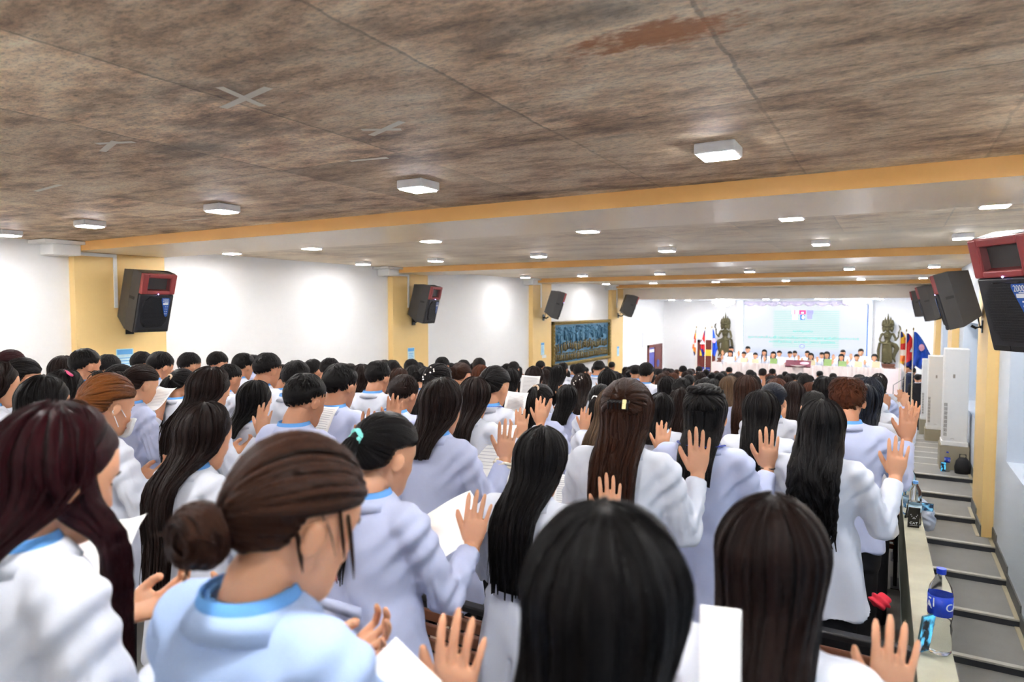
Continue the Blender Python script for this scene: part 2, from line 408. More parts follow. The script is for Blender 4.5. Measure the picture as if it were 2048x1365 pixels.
for i, (px, side_) in enumerate(((1447, 'left'), (1712, 'right'))):
    c = at_y(px, 606, 24.6)
    e = empty('crystal_ceiling_lamp', (c[0], 24.6, .28), 0, 'bright crystal ceiling lamp over the %s side of the stage' % side_, 'ceiling lamp', 'crystal lamps over the stage')
    MB().tube([(0, 0, -.03), (0, 0, 0)], .38, n=32).build('mount', PLASTW, e)
    cr = MB()
    for r, n, z in ((.36, 26, -.10), (.27, 20, -.15), (.18, 14, -.19), (.09, 8, -.22)):
        for k in range(n):
            a = k * 2 * math.pi / n; cr.tube([(r * math.cos(a), r * math.sin(a), -.03), (r * math.cos(a), r * math.sin(a), z), (r * math.cos(a), r * math.sin(a), z - .03)], [.012, .02, .003], n=6)
    cr.build('crystals', CRY, e)

# tape marks stuck under the slab
TAPE = mat('cream_masking_tape', srgb(236, 228, 212), .7, var=.08)
for (px, py, segs, lb) in ((487, 195, ((-.17, .04, .17, -.03), (-.02, .10, .03, -.12)), 'torn cream tape cross on the ceiling, farthest left of the crosses'),
                       (775, 258, ((-.13, .04, .13, -.06), (-.10, -.05, .05, .03)), 'cream tape cross on the ceiling left of the nearest lamps'),
                       (220, 290, ((-.16, .05, .10, -.03), (-.02, -.05, .16, .02)), 'cream tape arrowhead on the ceiling at left'),
                       (95, 376, ((-.2, .02, .2, -.02),), 'thin cream tape strip on the ceiling by the left frame edge'),
                       (740, 318, ((-.12, -.02, .1, .02),), 'short cream tape strip above the second lamp'),
                       (388, 439, ((-.16, .0, .16, .01),), 'short cream tape strip beside a ceiling lamp at left')):
    c = ray(px, py); c = c * ZC / c[2]; t = MB()
    for j, (x0, y0, x1, y1) in enumerate(segs):
        d = np.array((x1 - x0, y1 - y0)); L_ = np.linalg.norm(d); nrm = np.array((-d[1], d[0])) / L_ * .017
        q = [np.array((x0, y0)) + nrm, np.array((x0, y0)) - nrm * .8, np.array((x1, y1)) - nrm, np.array((x1, y1)) + nrm * .9]
        zt = -.0012 - j * .0006
        v = [(a[0], a[1], zt) for a in q] + [(a[0], a[1], zt - .0005) for a in q]
        t.add(v, [(0, 1, 2, 3), (7, 6, 5, 4), (0, 4, 5, 1), (1, 5, 6, 2), (2, 6, 7, 3), (3, 7, 4, 0)])
    o = t.build('tape_mark', TAPE); o.location = (c[0], c[1], ZC - .0002); tag(o, lb, 'tape')
# white junction box and cable duct on each left column
for i, y in enumerate(COLS):
    e = empty('cable_duct', (XL + CD, y, ZB), 0, 'white cable duct and junction box on the %s left yellow column' % ['nearest', 'second', 'third', 'farthest'][i], 'cable duct', 'cable ducts on the left columns')
    MB().box((-.115, -.30, -.06), (.16, -.002, .06), bev=.006).build('junction_box', PLASTW, e)
    MB().box((-.115, -.42, .06), (.26, -.002, .098), bev=.004).build('cover_plate', PLASTW, e)
    d = MB().box((.002, .0, -.045), (.02, .48, -.005)).box((.002, .44, -.66), (.02, .48, -.045)).build('duct', PLASTW, e)
# blue notices on the columns
POST = mat('pale_blue_notice_paper', srgb(196, 226, 242), .5, var=.2, scale=20)
POSTD = mat('notice_header_blue', srgb(96, 172, 226), .5)
for (px, py, i, wd, hh) in ((250, 722, 0, .21, .30), (822, 712, 1, .21, .32), (1085, 698, 2, .2, .34), (1236, 703, 3, .2, .34)):
    r = ray(px, py); r = r * (XL + CD) / r[0]
    e = empty('notice', (XL + CD + .001, r[1], r[2]), 0, 'pale blue notice taped to the %s left yellow column' % ['nearest', 'second', 'third', 'farthest'][i], 'notice', 'blue notices on the left columns')
    MB().box((0, -wd / 2, -hh / 2), (.003, wd / 2, hh / 2)).build('sheet', POST, e)
    h = MB().box((.0032, -wd / 2 + .01, hh / 2 - .07), (.004, wd / 2 - .01, hh / 2 - .01))
    for k in range(5): h.box((.0032, -wd / 2 + .03, hh / 2 - .11 - k * .035), (.004, wd / 2 - .03 - .02 * (k % 2), hh / 2 - .12 - k * .035))
    h.build('printing', POSTD, e)
r = ray(1088, 712); r = r * (XL + CD) / r[0]
o = MB().box((0, -.12, -.04), (.004, .12, .04)).build('label_card', PLASTW); o.location = (XL + CD + .001, r[1], r[2] - .02); tag(o, 'small white card under the blue notice on the third left column', 'card')
# ------------------------------------------------------------------ loudspeakers
SPB = mat('dark_grey_speaker_plastic', srgb(58, 56, 55), .45, var=.05, bump=.05, bscale=200)
SPF = mat('black_speaker_front', srgb(34, 35, 40), .5, var=.05)
GRL = mat('black_speaker_grille', srgb(20, 21, 26), .45, .3, var=.1, bump=.4, bscale=260)
RED = mat('dark_red_horn_plastic', srgb(150, 62, 62), .4, var=.05)
REDD = mat('deep_red_horn_throat', srgb(96, 34, 36), .45, var=.05)
LBL = mat('blue_speaker_label', srgb(36, 88, 168), .35, var=.03)
LBLW = mat('white_print', srgb(225, 230, 240), .4, var=.02)
LEDB = mat('violet_power_light', (.35, .3, 1, 1), .3, emit=6)
T2000 = text_mesh('2000', .056, .001)
def speaker_parts():
    """front faces -Y, back bracket at +Y, origin in the middle; 0.74 tall"""
    W, H, D = .225, .37, .40
    ms = {}
    b = MB()
    # cabinet outline in plan: wide front, sides run straight then taper to a narrower chamfered back
    def prism(out, z0, z1, zt=0):
        v = []; k = len(out)
        for (x, y) in out: v.append((x, y, z0))
        for (x, y) in out: v.append((x, y, z1))
        f = [tuple(range(k - 1, -1, -1)), tuple(range(k, 2 * k))] + [(i, (i + 1) % k, k + (i + 1) % k, k + i) for i in range(k)]
        return v, f
    out = [(-W, -.18), (W, -.18), (W, -.02), (W * .80, .20), (-W * .80, .20), (-W, -.02)]
    v, f = prism(out, -H, H)
    v = np.array(v, float)
    v[:, 2] -= np.where((v[:, 2] > 0) & (v[:, 1] > .1), .05, 0); v[:, 2] += np.where((v[:, 2] < 0) & (v[:, 1] > .1), .09, 0)
    b.add(v, f)
    ms['cabinet'] = (b, SPB)
    fr = MB().box((-W + .004, -.215, -H + .004), (W - .004, -.178, H * .30), bev=.012); ms['front_baffle'] = (fr, SPF)
    g = MB(); oc = [(-.17, -.24), (-.12, -.30), (.12, -.30), (.17, -.24), (.19, -.05), (.17, .02), (.10, .085), (-.10, .085), (-.17, .02), (-.19, -.05)]
    kk = len(oc); v = [(x, -.214, z) for x, z in oc] + [(x * .93, -.228, z * .95) for x, z in oc]
    g.add(v, [tuple(range(kk, 2 * kk))] + [(i, kk + i, kk + (i + 1) % kk, (i + 1) % kk) for i in range(kk)])
    for k in range(22):
        z = -.285 + k * .0168; x = .15 if -.25 < z < .03 else .115
        g.box((-x, -.231, z), (x, -.226, z + .005))
    ms['grille'] = (g, GRL)
    h = MB()
    # red surround as a ring of four bars round the throat
    h.box((-W + .002, -.225, H * .31), (-.145, -.13, H - .003), bev=.012).box((.145, -.225, H * .31), (W - .002, -.13, H - .003), bev=.012)
    h.box((-.15, -.225, H - .055), (.15, -.13, H - .003), bev=.01).box((-.15, -.225, H * .31), (.15, -.13, H * .31 + .045), bev=.01)
    ms['horn'] = (h, RED)
    t = MB(); z0, z1 = H * .31 + .04, H - .05
    v = [(-.148, -.215, z0), (.148, -.215, z0), (.148, -.215, z1), (-.148, -.215, z1), (-.07, -.10, z0 + .05), (.07, -.10, z0 + .05), (.07, -.10, z1 - .05), (-.07, -.10, z1 - .05)]
    t.add(v, [(0, 1, 5, 4), (1, 2, 6, 5), (2, 3, 7, 6), (3, 0, 4, 7), (4, 5, 6, 7)])
    ms['horn_throat'] = (t, REDD)
    l = MB(); v = [(.055, -.233, .075), (.15, -.233, .075), (.165, -.233, .05), (.158, -.233, -.15), (.14, -.233, -.17), (.12, -.233, -.15), (.05, -.233, .05)]
    k = len(v); v += [(a, b_ + .004, c) for a, b_, c in v]
    l.add(v, [tuple(range(k))] + [(i, k + i, k + (i + 1) % k, (i + 1) % k) for i in range(k)]); ms['label'] = (l, LBL)
    p = MB()
    v = mesh_co(T2000); p.add(np.column_stack([v[:, 0] * .72 + .107, -.2345 + v[:, 2] * .5, v[:, 1] + .045]), [tuple(q.vertices) for q in T2000.polygons])
    p.box((.078, -.2345, -.012), (.148, -.233, .014)).box((.1, -.2345, .018), (.15, -.233, .023))
    for r_ in range(4):
        for c_ in range(2): p.box((.112 + c_ * .022, -.2345, -.04 - r_ * .03), (.122 + c_ * .022, -.233, -.03 - r_ * .03))
    ms['printing'] = (p, LBLW)
    ms['power_light'] = (MB().ball((.0, -.226, H * .325), .006, nu=8, nv=6), LEDB)
    hd = MB().box((-W - .002, -.12, .02), (-W + .01, -.03, .055)).box((W - .01, -.12, .02), (W + .002, -.03, .055)); ms['handle_recess'] = (hd, mat('black_recess', (.006, .006, .006, 1), .6))
    ports = MB()
    for k in range(3): ports.box((-.19 + k * .13, -.219, -.355), (-.075 + k * .13, -.21, -.325))
    ms['port'] = (ports, MATS['black_recess'])
    return ms
SPM = {k: (m.mesh(k, False), mt) for k, (m, mt) in speaker_parts().items()}
def speaker(c, ang, tilt, label, wallx, yb, group, sgn):
    """ang: heading of the front in the plan; c: centre"""
    rz = math.radians(ang) + math.pi / 2
    e = empty('loudspeaker', c, 0, label, 'loudspeaker', group)
    e.rotation_euler = (Matrix.Rotation(rz, 4, 'Z') @ Matrix.Rotation(math.radians(tilt), 4, 'X')).to_euler()
    sub = {}
    for k, (me, m) in SPM.items():
        par = e
        if k == 'printing': par = sub['label']
        if k == 'horn_throat': par = sub['horn']
        sub[k] = link(k, me, m, par)
    b = empty('speaker_bracket', (wallx, yb, c[2] - .36), 0, 'black steel bracket holding the ' + label, 'bracket', 'speaker brackets')
    d = Vector(c) - Vector((wallx, yb, c[2] - .36)); p0 = Vector((wallx, yb, c[2] - .36))
    m = Matrix(e.rotation_euler.to_matrix().to_4x4()); foot = Vector(c) + m.to_3x3() @ Vector((0, .06, -.36)) - p0
    MB().box((0 if sgn > 0 else -.012, -.05, -.08), (.012 if sgn > 0 else 0, .05, .08)).build('wall_plate', BLACKM, b)
    MB().tube([(.01 * sgn, 0, 0), (foot.x * .6, foot.y * .6, -.02), (foot.x, foot.y, foot.z - .02)], .018, n=8).build('arm', BLACKM, b)
    for k in range(3):
        q = Vector(c) + m.to_3x3() @ Vector((-.05 + .05 * k, .19, -.02 - .06 * k)) - p0
        pts = [q.lerp(Vector((.01 * sgn, .02 * k - .02, -.02 + .2 * (1 - t_))), t_) + Vector((0, 0, -.16 * math.sin(t_ * math.pi))) for t_ in np.linspace(0, 1, 9)]
        MB().tube([tuple(p_) for p_ in pts], .004, n=5).build('cable', BLACKM, b)
nm = ['nearest', 'second', 'third', 'farthest']
for i, (px, py, ang, tilt, off) in enumerate(((290, 598, 4, 16, .30), (848, 606, 10, 14, .30), (1109, 609, 28, 18, .38), (1257, 611, 30, 20, .38))):
    r = ray(px, py); c = r * (XL + CD + off) / r[0]
    speaker(tuple(c), ang, -tilt * -1, 'grey loudspeaker with red horn on the %s left yellow column' % nm[i], XL + CD, COLS[i] + .62, 'loudspeakers on the left columns', 1)
for i, (px, py, ang, tilt) in enumerate(((2082, 572, 214, 16), (1915, 598, 176, 16), (1868, 604, 166, 16), (1846, 606, 164, 12))):
    c = at_y(px, py, COLS[i] + .52 + (.45, .1, .3, .3)[i]); 
    speaker(tuple(c), ang, tilt, 'grey loudspeaker with red horn on the %s right column' % nm[i], XR - CD, COLS[i] + .6, 'loudspeakers on the right columns', -1)

# ------------------------------------------------------------------ floor standing air conditioners
ACW = mat('warm_white_casing', srgb(226, 226, 224), .35, var=.01)
ACG = mat('grey_grille_bars', srgb(150, 142, 132), .5, var=.1)
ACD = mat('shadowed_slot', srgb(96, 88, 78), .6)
PLN = mat('tan_plinth_paint', srgb(158, 150, 128), .8, var=.08, bump=.1, bscale=60)
def air_con(x0, x1, y, z0, z1, zb, label, dy=.40):
    e = empty('air_conditioner', ((x0 + x1) / 2, y, z0), 0, label, 'air conditioner', 'floor standing air conditioners along the right wall')
    w2 = (x1 - x0) / 2; h = z1 - z0
    MB().box((-w2, 0, .06), (w2, dy, h), bev=.014).build('casing', ACW, e)
    MB().box((-w2 - .012, -.012, 0), (w2 + .012, dy + .01, .07), bev=.008).build('foot', ACW, e)
    MB().box((-w2 + .012, -.004, .14), (-w2 + .055, .001, h * .44)).build('slot', ACD, e)
    g = MB()
    for k in range(40):
        z = .14 + (h * .44 - .14) * k / 40; t_ = .004 if k % 5 else .012
        g.box((-w2 + .01, -.008, z), (-w2 + .057, -.003, z + t_))
    g.box((-w2 + .022, -.008, .14), (-w2 + .025, -.003, h * .44)).box((-w2 + .038, -.008, .14), (-w2 + .041, -.003, h * .44))
    g.build('grille', ACW, e)
    MB().box((-.05, -.004, h * .70), (-.02, .001, h * .74), bev=.004).build('badge', ACG, e)
    s = MB().tube([(x, -.003, .11 + .012 * math.sin((x + .06) / .05 * math.pi)) for x in np.linspace(-.06, -.01, 7)], .003, n=5); s.build('hook', ACG, e)
    MB().box((-w2 - .03, -.03, zb - z0), (w2 + .03, dy + .05, -.001)).build('plinth', PLN, e)
air_con(.735, 1.07, 12.62, -2.22, -.66, ZL, 'white air conditioner on a tan plinth, nearest of the row by the right wall')
air_con(.70, 1.08, 17.1, -2.68, -1.06, aisle_z(17.3), 'white air conditioner on a tan plinth, second of the row by the right wall')
air_con(.70, 1.08, 20.4, -2.95, -1.36, aisle_z(20.6), 'white air conditioner partly hidden behind the suited man, third of the row')
air_con(.70, 1.08, 26.9, -3.25, -1.66, ZFAR, 'white cabinet air conditioner at the far end, beside the flags')

# ------------------------------------------------------------------ bas-relief panel on the left wall
BLUB = mat('weathered_blue_bronze', srgb(70, 118, 146), .5, .35, var=.35, scale=30, bump=.3, bscale=60)
BRZ = mat('gilded_bronze', srgb(128, 112, 70), .45, .4, var=.35, scale=40, bump=.3, bscale=60)
GOLDF = mat('old_gold_frame', srgb(140, 118, 58), .4, .5, var=.3, scale=60, bump=.8, bscale=45)
e = empty('relief_panel', (XL, 18.9, -1.06), 0, 'wide blue and gold bas-relief panel of small figures in a carved gold frame', 'relief')
MB().box((0, -2.1, -.58), (.04, 2.1, .58)).build('back_panel', BLUB, e)
rg = random.Random(5); fig = MB(); up = MB()
def figure(mb, y, z, h, rg):
    s = h; a = rg.uniform(-.3, .3)
    mb.tube([(.05, y, z), (.06, y + a * .1 * s, z + .45 * s), (.055, y + a * .2 * s, z + .75 * s)], [.05 * s, .10 * s, .07 * s], n=6, side=(0, 1, 0))
    mb.ball((.065, y + a * .22 * s, z + .88 * s), .09 * s, nu=6, nv=5)
    for d in (-1, 1):
        mb.tube([(.06, y + a * .2 * s, z + .7 * s), (.08, y + d * .17 * s, z + rg.uniform(.45, .7) * s), (.07, y + d * .22 * s, z + rg.uniform(.4, 1.0) * s)], [.035 * s, .03 * s, .02 * s], n=5)
        mb.tube([(.06, y, z + .4 * s), (.08, y + d * .12 * s, z + .2 * s), (.06, y + d * .08 * s, z)], [.06 * s, .045 * s, .03 * s], n=5)
for k in range(30): figure(fig, -1.95 + k * .135 + rg.uniform(-.02, .02), -.52 + rg.uniform(0, .03), .26, rg)
for k in range(26): figure(fig, -1.9 + k * .15 + rg.uniform(-.03, .03), -.22 + rg.uniform(-.04, .05), rg.uniform(.22, .3), rg)
for k in range(9): figure(up, -1.8 + k * .42 + rg.uniform(-.08, .08), .10 + rg.uniform(-.06, .04), rg.uniform(.3, .42), rg)
for k in range(34):
    y = rg.uniform(-2, 2); z = rg.uniform(-.1, .2)
    up.tube([(.045, y, z), (.055, y + rg.uniform(-.05, .05), z + .15), (.045, y + rg.uniform(-.1, .1), .5)], [.014, .01, .006], n=5)
    for q in range(5): up.ball((.05, y + rg.uniform(-.12, .12), rg.uniform(.25, .5)), (.02, .04, .03), nu=6, nv=4)
fig.build('figures', BRZ, e, smooth=True); up.build('trees_and_dancers', BLUB, e, smooth=True)
f = MB()
for a, b in (((0, -2.18, .56), (.11, 2.18, .66)), ((0, -2.18, -.66), (.11, 2.18, -.56)), ((0, -2.18, -.66), (.11, -2.08, .66)), ((0, 2.08, -.66), (.11, 2.18, .66))): f.box(a, b, bev=.012)
for k in range(40):
    for z in (-.61, .61): f.ball((.115, -2.1 + k * .108, z), (.018, .04, .035), nu=6, nv=4)
for k in range(12):
    for y in (-2.13, 2.13): f.ball((.115, y, -.6 + k * .109), (.018, .035, .04), nu=6, nv=4)
f.build('frame', GOLDF, e)

# ------------------------------------------------------------------ doors
MAH = mat('mahogany_door_paint', srgb(112, 48, 40), .4, var=.12, scale=6, stretch=(1, 1, 6))
BLS = mat('blue_door_sign', srgb(40, 70, 170), .35)
d1 = MB().box((XL, 25.25, -3.75), (XL + .06, 25.35, -1.5)).box((XL, 26.95, -3.75), (XL + .06, 27.05, -1.5)).box((XL, 25.25, -1.6), (XL + .06, 27.05, -1.5))
d1 = struct(d1.build('door_1', MAH))
MB().box((XL + .001, 25.35, -3.75), (XL + .02, 26.1, -1.6)).build('glazed_leaf', mat('violet_blue_glass', srgb(86, 96, 190), .12, var=.2, scale=2), d1)
MB().box((XL + .001, 26.12, -3.75), (XL + .045, 26.95, -1.6)).build('leaf', MAH, d1)
MB().tube([(XL + .045, 26.5, -2.28), (XL + .055, 26.5, -2.28)], .16, n=24, side=(0, 1, 0)).build('round_sign', BLS, d1)
MB().box((XL + .02, 25.4, -1.80), (XL + .03, 26.05, -1.68)).build('header_sign', LBLW, d1)
dx0 = at_y(1396, 690, YB)[0]; dx1 = at_y(1431, 690, YB)[0]
d2 = MB().box((dx0, YB - .06, -3.75), (dx0 + .09, YB, -1.33)).box((dx1 - .09, YB - .06, -3.75), (dx1, YB, -1.33)).box((dx0, YB - .06, -1.43), (dx1, YB, -1.33))
d2 = struct(d2.build('door_2', MAH))
MB().box((dx0 + .09, YB - .03, -3.75), (dx1 - .09, YB - .001, -1.43)).build('leaf', MAH, d2)
MB().box(((dx0 + dx1) / 2 - .2, YB - .04, -2.75), ((dx0 + dx1) / 2 + .15, YB - .031, -2.45)).build('blue_sign', BLS, d2)
wcm = text_mesh('WC', .2, .003); ow = link('sign_lettering', wcm, LBLW, d2); ow.location = ((dx0 + dx1) / 2 - .025, YB - .043, -2.6); ow.rotation_euler = (math.pi / 2, 0, 0)
MB().box((dx1 - .62, YB - .045, -1.98), (dx1 - .12, YB - .031, -1.72)).build('yellow_notice', mat('yellow_notice', srgb(236, 196, 60), .5), d2)
o = MB().box((0, -.18, -.28), (.02, .18, .28)).build('intercom_panel', mat('pale_grey_panel', srgb(206, 208, 212), .4)); c = at_x(1287, 681, XL); o.location = (XL + .002, c[1], c[2]); tag(o, 'small pale grey panel on the left wall above the first door', 'wall panel')

# ------------------------------------------------------------------ stage
STZ = -3.12
PINK = mat('white_pink_stage_front', srgb(236, 222, 220), .5, var=.04, scale=2)
sx0, sx1 = at_y(1436, 700, 27)[0], .35
struct(MB().box((sx0, 24.6, -3.9), (sx1, YB, STZ)).build('floor_stage', PINK))
# pilasters either side of the screen
for i, (a, b) in enumerate(((1472, 1486), (1737, 1745))):
    xa, xb = at_y(a, 640, 27.0)[0], at_y(b, 640, 27.0)[0]
    struct(MB().box((xa, 27.02, STZ), (xb, YB, .28), bev=.02).build('trim_%d' % (19 + i), BLUEC))
SX0, SX1 = at_y(1488, 650, 27.15)[0], at_y(1734, 650, 27.15)[0]
# LED screen: pale, cyan ruled light in the middle, lilac hills along the bottom
def screen_mat():
    m = bpy.data.materials.new('lit_led_screen'); m.use_nodes = True; nt = m.node_tree; N = nt.nodes; L = nt.links; b = N['Principled BSDF']
    tc = N.new('ShaderNodeTexCoord'); sp = N.new('ShaderNodeSeparateXYZ'); L.new(tc.outputs['Generated'], sp.inputs[0])
    gr = N.new('ShaderNodeValToRGB'); e_ = gr.color_ramp.elements; e_[0].position = 0; e_[0].color = (.45, .5, .82, 1); e_[1].position = .34; e_[1].color = (.88, .93, 1, 1)
    q = e_.new(.2); q.color = (.62, .70, .95, 1); L.new(sp.outputs[2], gr.inputs[0])
    wv = N.new('ShaderNodeTexWave'); wv.bands_direction = 'Z'; wv.inputs['Scale'].default_value = 11; wv.inputs['Distortion'].default_value = .4; L.new(tc.outputs['Generated'], wv.inputs[0])
    def step(lo, hi, src):
        r = N.new('ShaderNodeMapRange'); r.interpolation_type = 'SMOOTHSTEP'; r.inputs['From Min'].default_value = lo; r.inputs['From Max'].default_value = hi; L.new(src, r.inputs[0]); return r.outputs[0]
    a1 = step(.24, .27, sp.outputs[0]); a2 = step(.80, .78, sp.outputs[0]); a3 = step(.30, .36, sp.outputs[2]); a4 = step(.93, .91, sp.outputs[2])
    def mul(a, b_): x = N.new('ShaderNodeMath'); x.operation = 'MULTIPLY'; L.new(a, x.inputs[0]); (L.new(b_, x.inputs[1]) if not isinstance(b_, float) else setattr(x.inputs[1], 'default_value', b_)); return x.outputs[0]
    mask = mul(mul(mul(a1, a2), mul(a3, a4)), wv.outputs['Fac'])
    mx = N.new('ShaderNodeMix'); mx.data_type = 'RGBA'; L.new(mask, mx.inputs['Factor']); L.new(gr.outputs[0], mx.inputs['A']); mx.inputs['B'].default_value = (.52, .90, .84, 1)
    L.new(mx.outputs['Result'], b.inputs['Emission Color']); b.inputs['Emission Strength'].default_value = .24
    b.inputs['Base Color'].default_value = (.02, .02, .02, 1); b.inputs['Roughness'].default_value = .3
    return m
sw, sh = SX1 - SX0, 2.45
e = empty('led_screen', ((SX0 + SX1) / 2, 27.2, .10 - sh), 0, 'large lit screen with green Khmer lettering behind the people on stage', 'screen')
MB().box((-sw / 2, -.05, 0), (sw / 2, 0, sh)).build('display', screen_mat(), e)
EDGE = mat('blue_screen_edge', srgb(60, 110, 190), .4)
MB().box((sw / 2, -.06, 0), (sw / 2 + .03, .0, sh)).build('side_edge', EDGE, e)
def emis(name, c, s=.22): return mat(name, c, .4, var=.03, emit=s)
TEAL = emis('teal_lettering', srgb(20, 150, 140), .20); MAG = emis('crimson_picture', srgb(205, 40, 110)); LIL = emis('lilac_picture', srgb(130, 130, 215)); BLP = emis('blue_picture', srgb(30, 90, 170)); SCW = emis('screen_white', (.9, .93, 1, 1), .3)
def scr_xy(px, py):
    c = at_y(px, py, 27.14); return c[0] - (SX0 + SX1) / 2, c[2] - (.10 - sh)
for txt, px, py, wpx in (('សាកលវិទ្យាល័យ', 1606, 663, 40), ('ក្រុមការងារនិស្សិតសាកលវិទ្យាល័យអង្គរ ឆ្នាំសិក្សា២០២៥', 1607, 674, 222), ('រាជធានីភ្នំពេញ ខេត្តសៀមរាប ថ្ងៃទី២០', 1604, 683, 132)):
    me = text_mesh(txt, .12, .001); v = mesh_co(me); wd = v[:, 0].max() - v[:, 0].min(); x0, z0 = scr_xy(px - wpx / 2, py); x1, _z = scr_xy(px + wpx / 2, py)
    k = (x1 - x0) / max(wd, .01); v[:, 0] = (v[:, 0] - v[:, 0].min()) * k + x0; h = v[:, 1].max() - v[:, 1].min(); v[:, 1] = (v[:, 1] - v[:, 1].mean()) * (.12 / h) if h > 0 else 0
    me.vertices.foreach_set('co', np.column_stack([v[:, 0], -.052 + v[:, 2], v[:, 1] + z0]).astype(np.float32).ravel()); me.update()
    link('lettering', me, TEAL, e)
for px, py, wp, hp, m, nmn in ((1590, 625, 13, 8, SCW, 'flag_picture'), (1605, 625, 13, 8, MAG, 'flag_picture'), (1620, 625, 13, 8, LIL, 'flag_picture'), (1590, 635, 10, 10, SCW, 'portrait_picture'), (1605, 635, 9, 10, BLP, 'portrait_picture'), (1619, 634, 10, 9, LIL, 'portrait_picture')):
    x0, z1 = scr_xy(px - wp / 2, py - hp / 2); x1, z0 = scr_xy(px + wp / 2, py + hp / 2)
    o = MB().box((x0, -.054, z0), (x1, -.0502, z1)).build(nmn, m, e)
    if m is MAG: MB().box((x0 + (x1 - x0) * .3, -.057, z0 + .03), (x1 - (x1 - x0) * .3, -.0545, z1 - .07)).build('white_temple_mark', SCW, o)
    if px == 1590 and py == 625: MB().box((x0 + (x1 - x0) * .38, -.057, z0), (x0 + (x1 - x0) * .55, -.0545, z1)).build('red_band', MAG, o)
    if m is BLP: MB().ball(((x0 + x1) / 2 + .02, -.056, (z0 + z1) / 2), (.045, .004, .07)).build('pale_oval', SCW, o)
x0, z0 = scr_xy(1604, 693); MB().tube([(x0 + .085 * math.cos(a), -.055, z0 + .07 * math.sin(a)) for a in np.linspace(0, 6.28, 25)], .014, n=6).build('round_seal', LIL, e)
# wavy lilac valance over the screen
vl = MB(); n = 90; v = []
for i in range(n + 1):
    x = -sw / 2 + sw * i / n; d = abs(math.sin(i * math.pi / 9)); yy = -.09 + .02 * math.sin(i * 1.3)
    v += [(x, yy, sh), (x, yy, sh - .10 - .10 * d)]
vl.add(v, [(2 * i, 2 * i + 1, 2 * i + 3, 2 * i + 2) for i in range(n)])
o = vl.build('swag_valance', mat('pale_lilac_cloth', srgb(222, 214, 236), .7), None, smooth=True); o.location = ((SX0 + SX1) / 2, 27.2, .10 - sh + .14)
md = o.modifiers.new('s', 'SOLIDIFY'); md.thickness = .008
tag(o, 'pale lilac scalloped valance hanging along the top of the screen', 'valance')

# bronze dancer statues
VERD = mat('verdigris_bronze', srgb(84, 78, 50), .5, .45, var=.35, scale=9, bump=.5, bscale=26)
REDB = mat('red_brown_plinth', srgb(110, 66, 48), .5, var=.12)
def statue_mesh():
    m = MB()
    # skirt, flared to the side; legs; torso; head; triple crown; raised and lowered arm
    m.tube([(.0, 0, .16), (.0, 0, .45), (.01, 0, .78), (0, 0, .92)], [.17, .17, .16, .15], [.09, .10, .11, .11], n=20)
    m.tube([(0, 0, .88), (0, 0, 1.0), (0, -.01, 1.12), (0, 0, 1.24), (0, 0, 1.30)], [.15, .085, .12, .145, .06], [.10, .075, .09, .08, .05], n=18)
    for s in (-1, 1):
        m.ball((s * .055, -.09, 1.13), .052); m.ball((s * .07, -.05, .17), (.05, .10, .05))
        m.tube([(s * .13, 0, 1.25), (s * .19, 0, 1.2)], .045)
    m.tube([(0, 0, 1.26), (0, -.01, 1.36)], .05)
    m.ball((0, -.03, 1.42), (.08, .085, .11)); m.ball((0, -.115, 1.41), (.014, .015, .03))
    for s in (-1, 1): m.ball((s * .1, .0, 1.42), (.035, .04, .1)); m.tube([(s * .13, 0, 1.30), (s * .15, 0, 1.45), (s * .12, 0, 1.62)], [.03, .045, .02])
    m.tube([(0, 0, 1.50), (0, 0, 1.56)], .135)
    for x, h in ((0, 2.02), (-.085, 1.88), (.085, 1.88), (-.15, 1.76), (.15, 1.76)):
        m.tube([(x, 0, 1.52), (x, 0, 1.62), (x, 0, (1.62 + h) / 2), (x, 0, h)], [.05, .05, .032, .004], n=10)
        m.ball((x, -.02, 1.60), .05)
    # raised right hand with a curved bud, left hand on the hip
    m.tube([(-.18, 0, 1.22), (-.25, -.04, 1.06), (-.24, -.07, .98)], [.045, .04, .036]); m.tube([(-.24, -.07, .99), (-.33, -.1, 1.12), (-.34, -.1, 1.26)], [.036, .028, .022])
    m.ball((-.34, -.1, 1.29), (.035, .025, .05)); m.tube([(-.34, -.1, 1.32), (-.39, -.1, 1.40), (-.37, -.1, 1.50), (-.32, -.1, 1.58)], [.012, .03, .028, .004])
    m.tube([(.18, 0, 1.22), (.24, -.03, 1.03), (.23, -.06, .95)], [.045, .038, .034]); m.tube([(.23, -.06, .96), (.15, -.12, .88), (.07, -.13, .86)], [.034, .028, .024])
    # flying skirt tails
    m.tube([(-.1, 0, .9), (-.24, 0, .80), (-.30, 0, .70), (-.24, 0, .52), (-.20, 0, .35), (-.26, 0, .18)], [.05, .09, .09, .06, .05, .02], [.05, .05, .04, .03, .03, .02])
    m.tube([(.12, 0, .92), (.24, 0, .88), (.28, 0, .6), (.26, 0, .3), (.3, 0, .12)], [.04, .045, .05, .04, .03], [.04, .04, .03, .03, .02])
    for k in range(9):
        x = -.14 + k * .035; m.tube([(x * .8, -.085, .92), (x, -.095, .5), (x * 1.05, -.08, .2)], [.008, .011, .011], n=6)
    m.tube([(-.15, -.02, .90), (0, -.12, .86), (.15, -.02, .90)], .025); m.tube([(-.1, -.06, 1.27), (0, -.1, 1.22), (.1, -.06, 1.27)], .02)
    return remesh(m, .011, 2)
STM = statue_mesh()
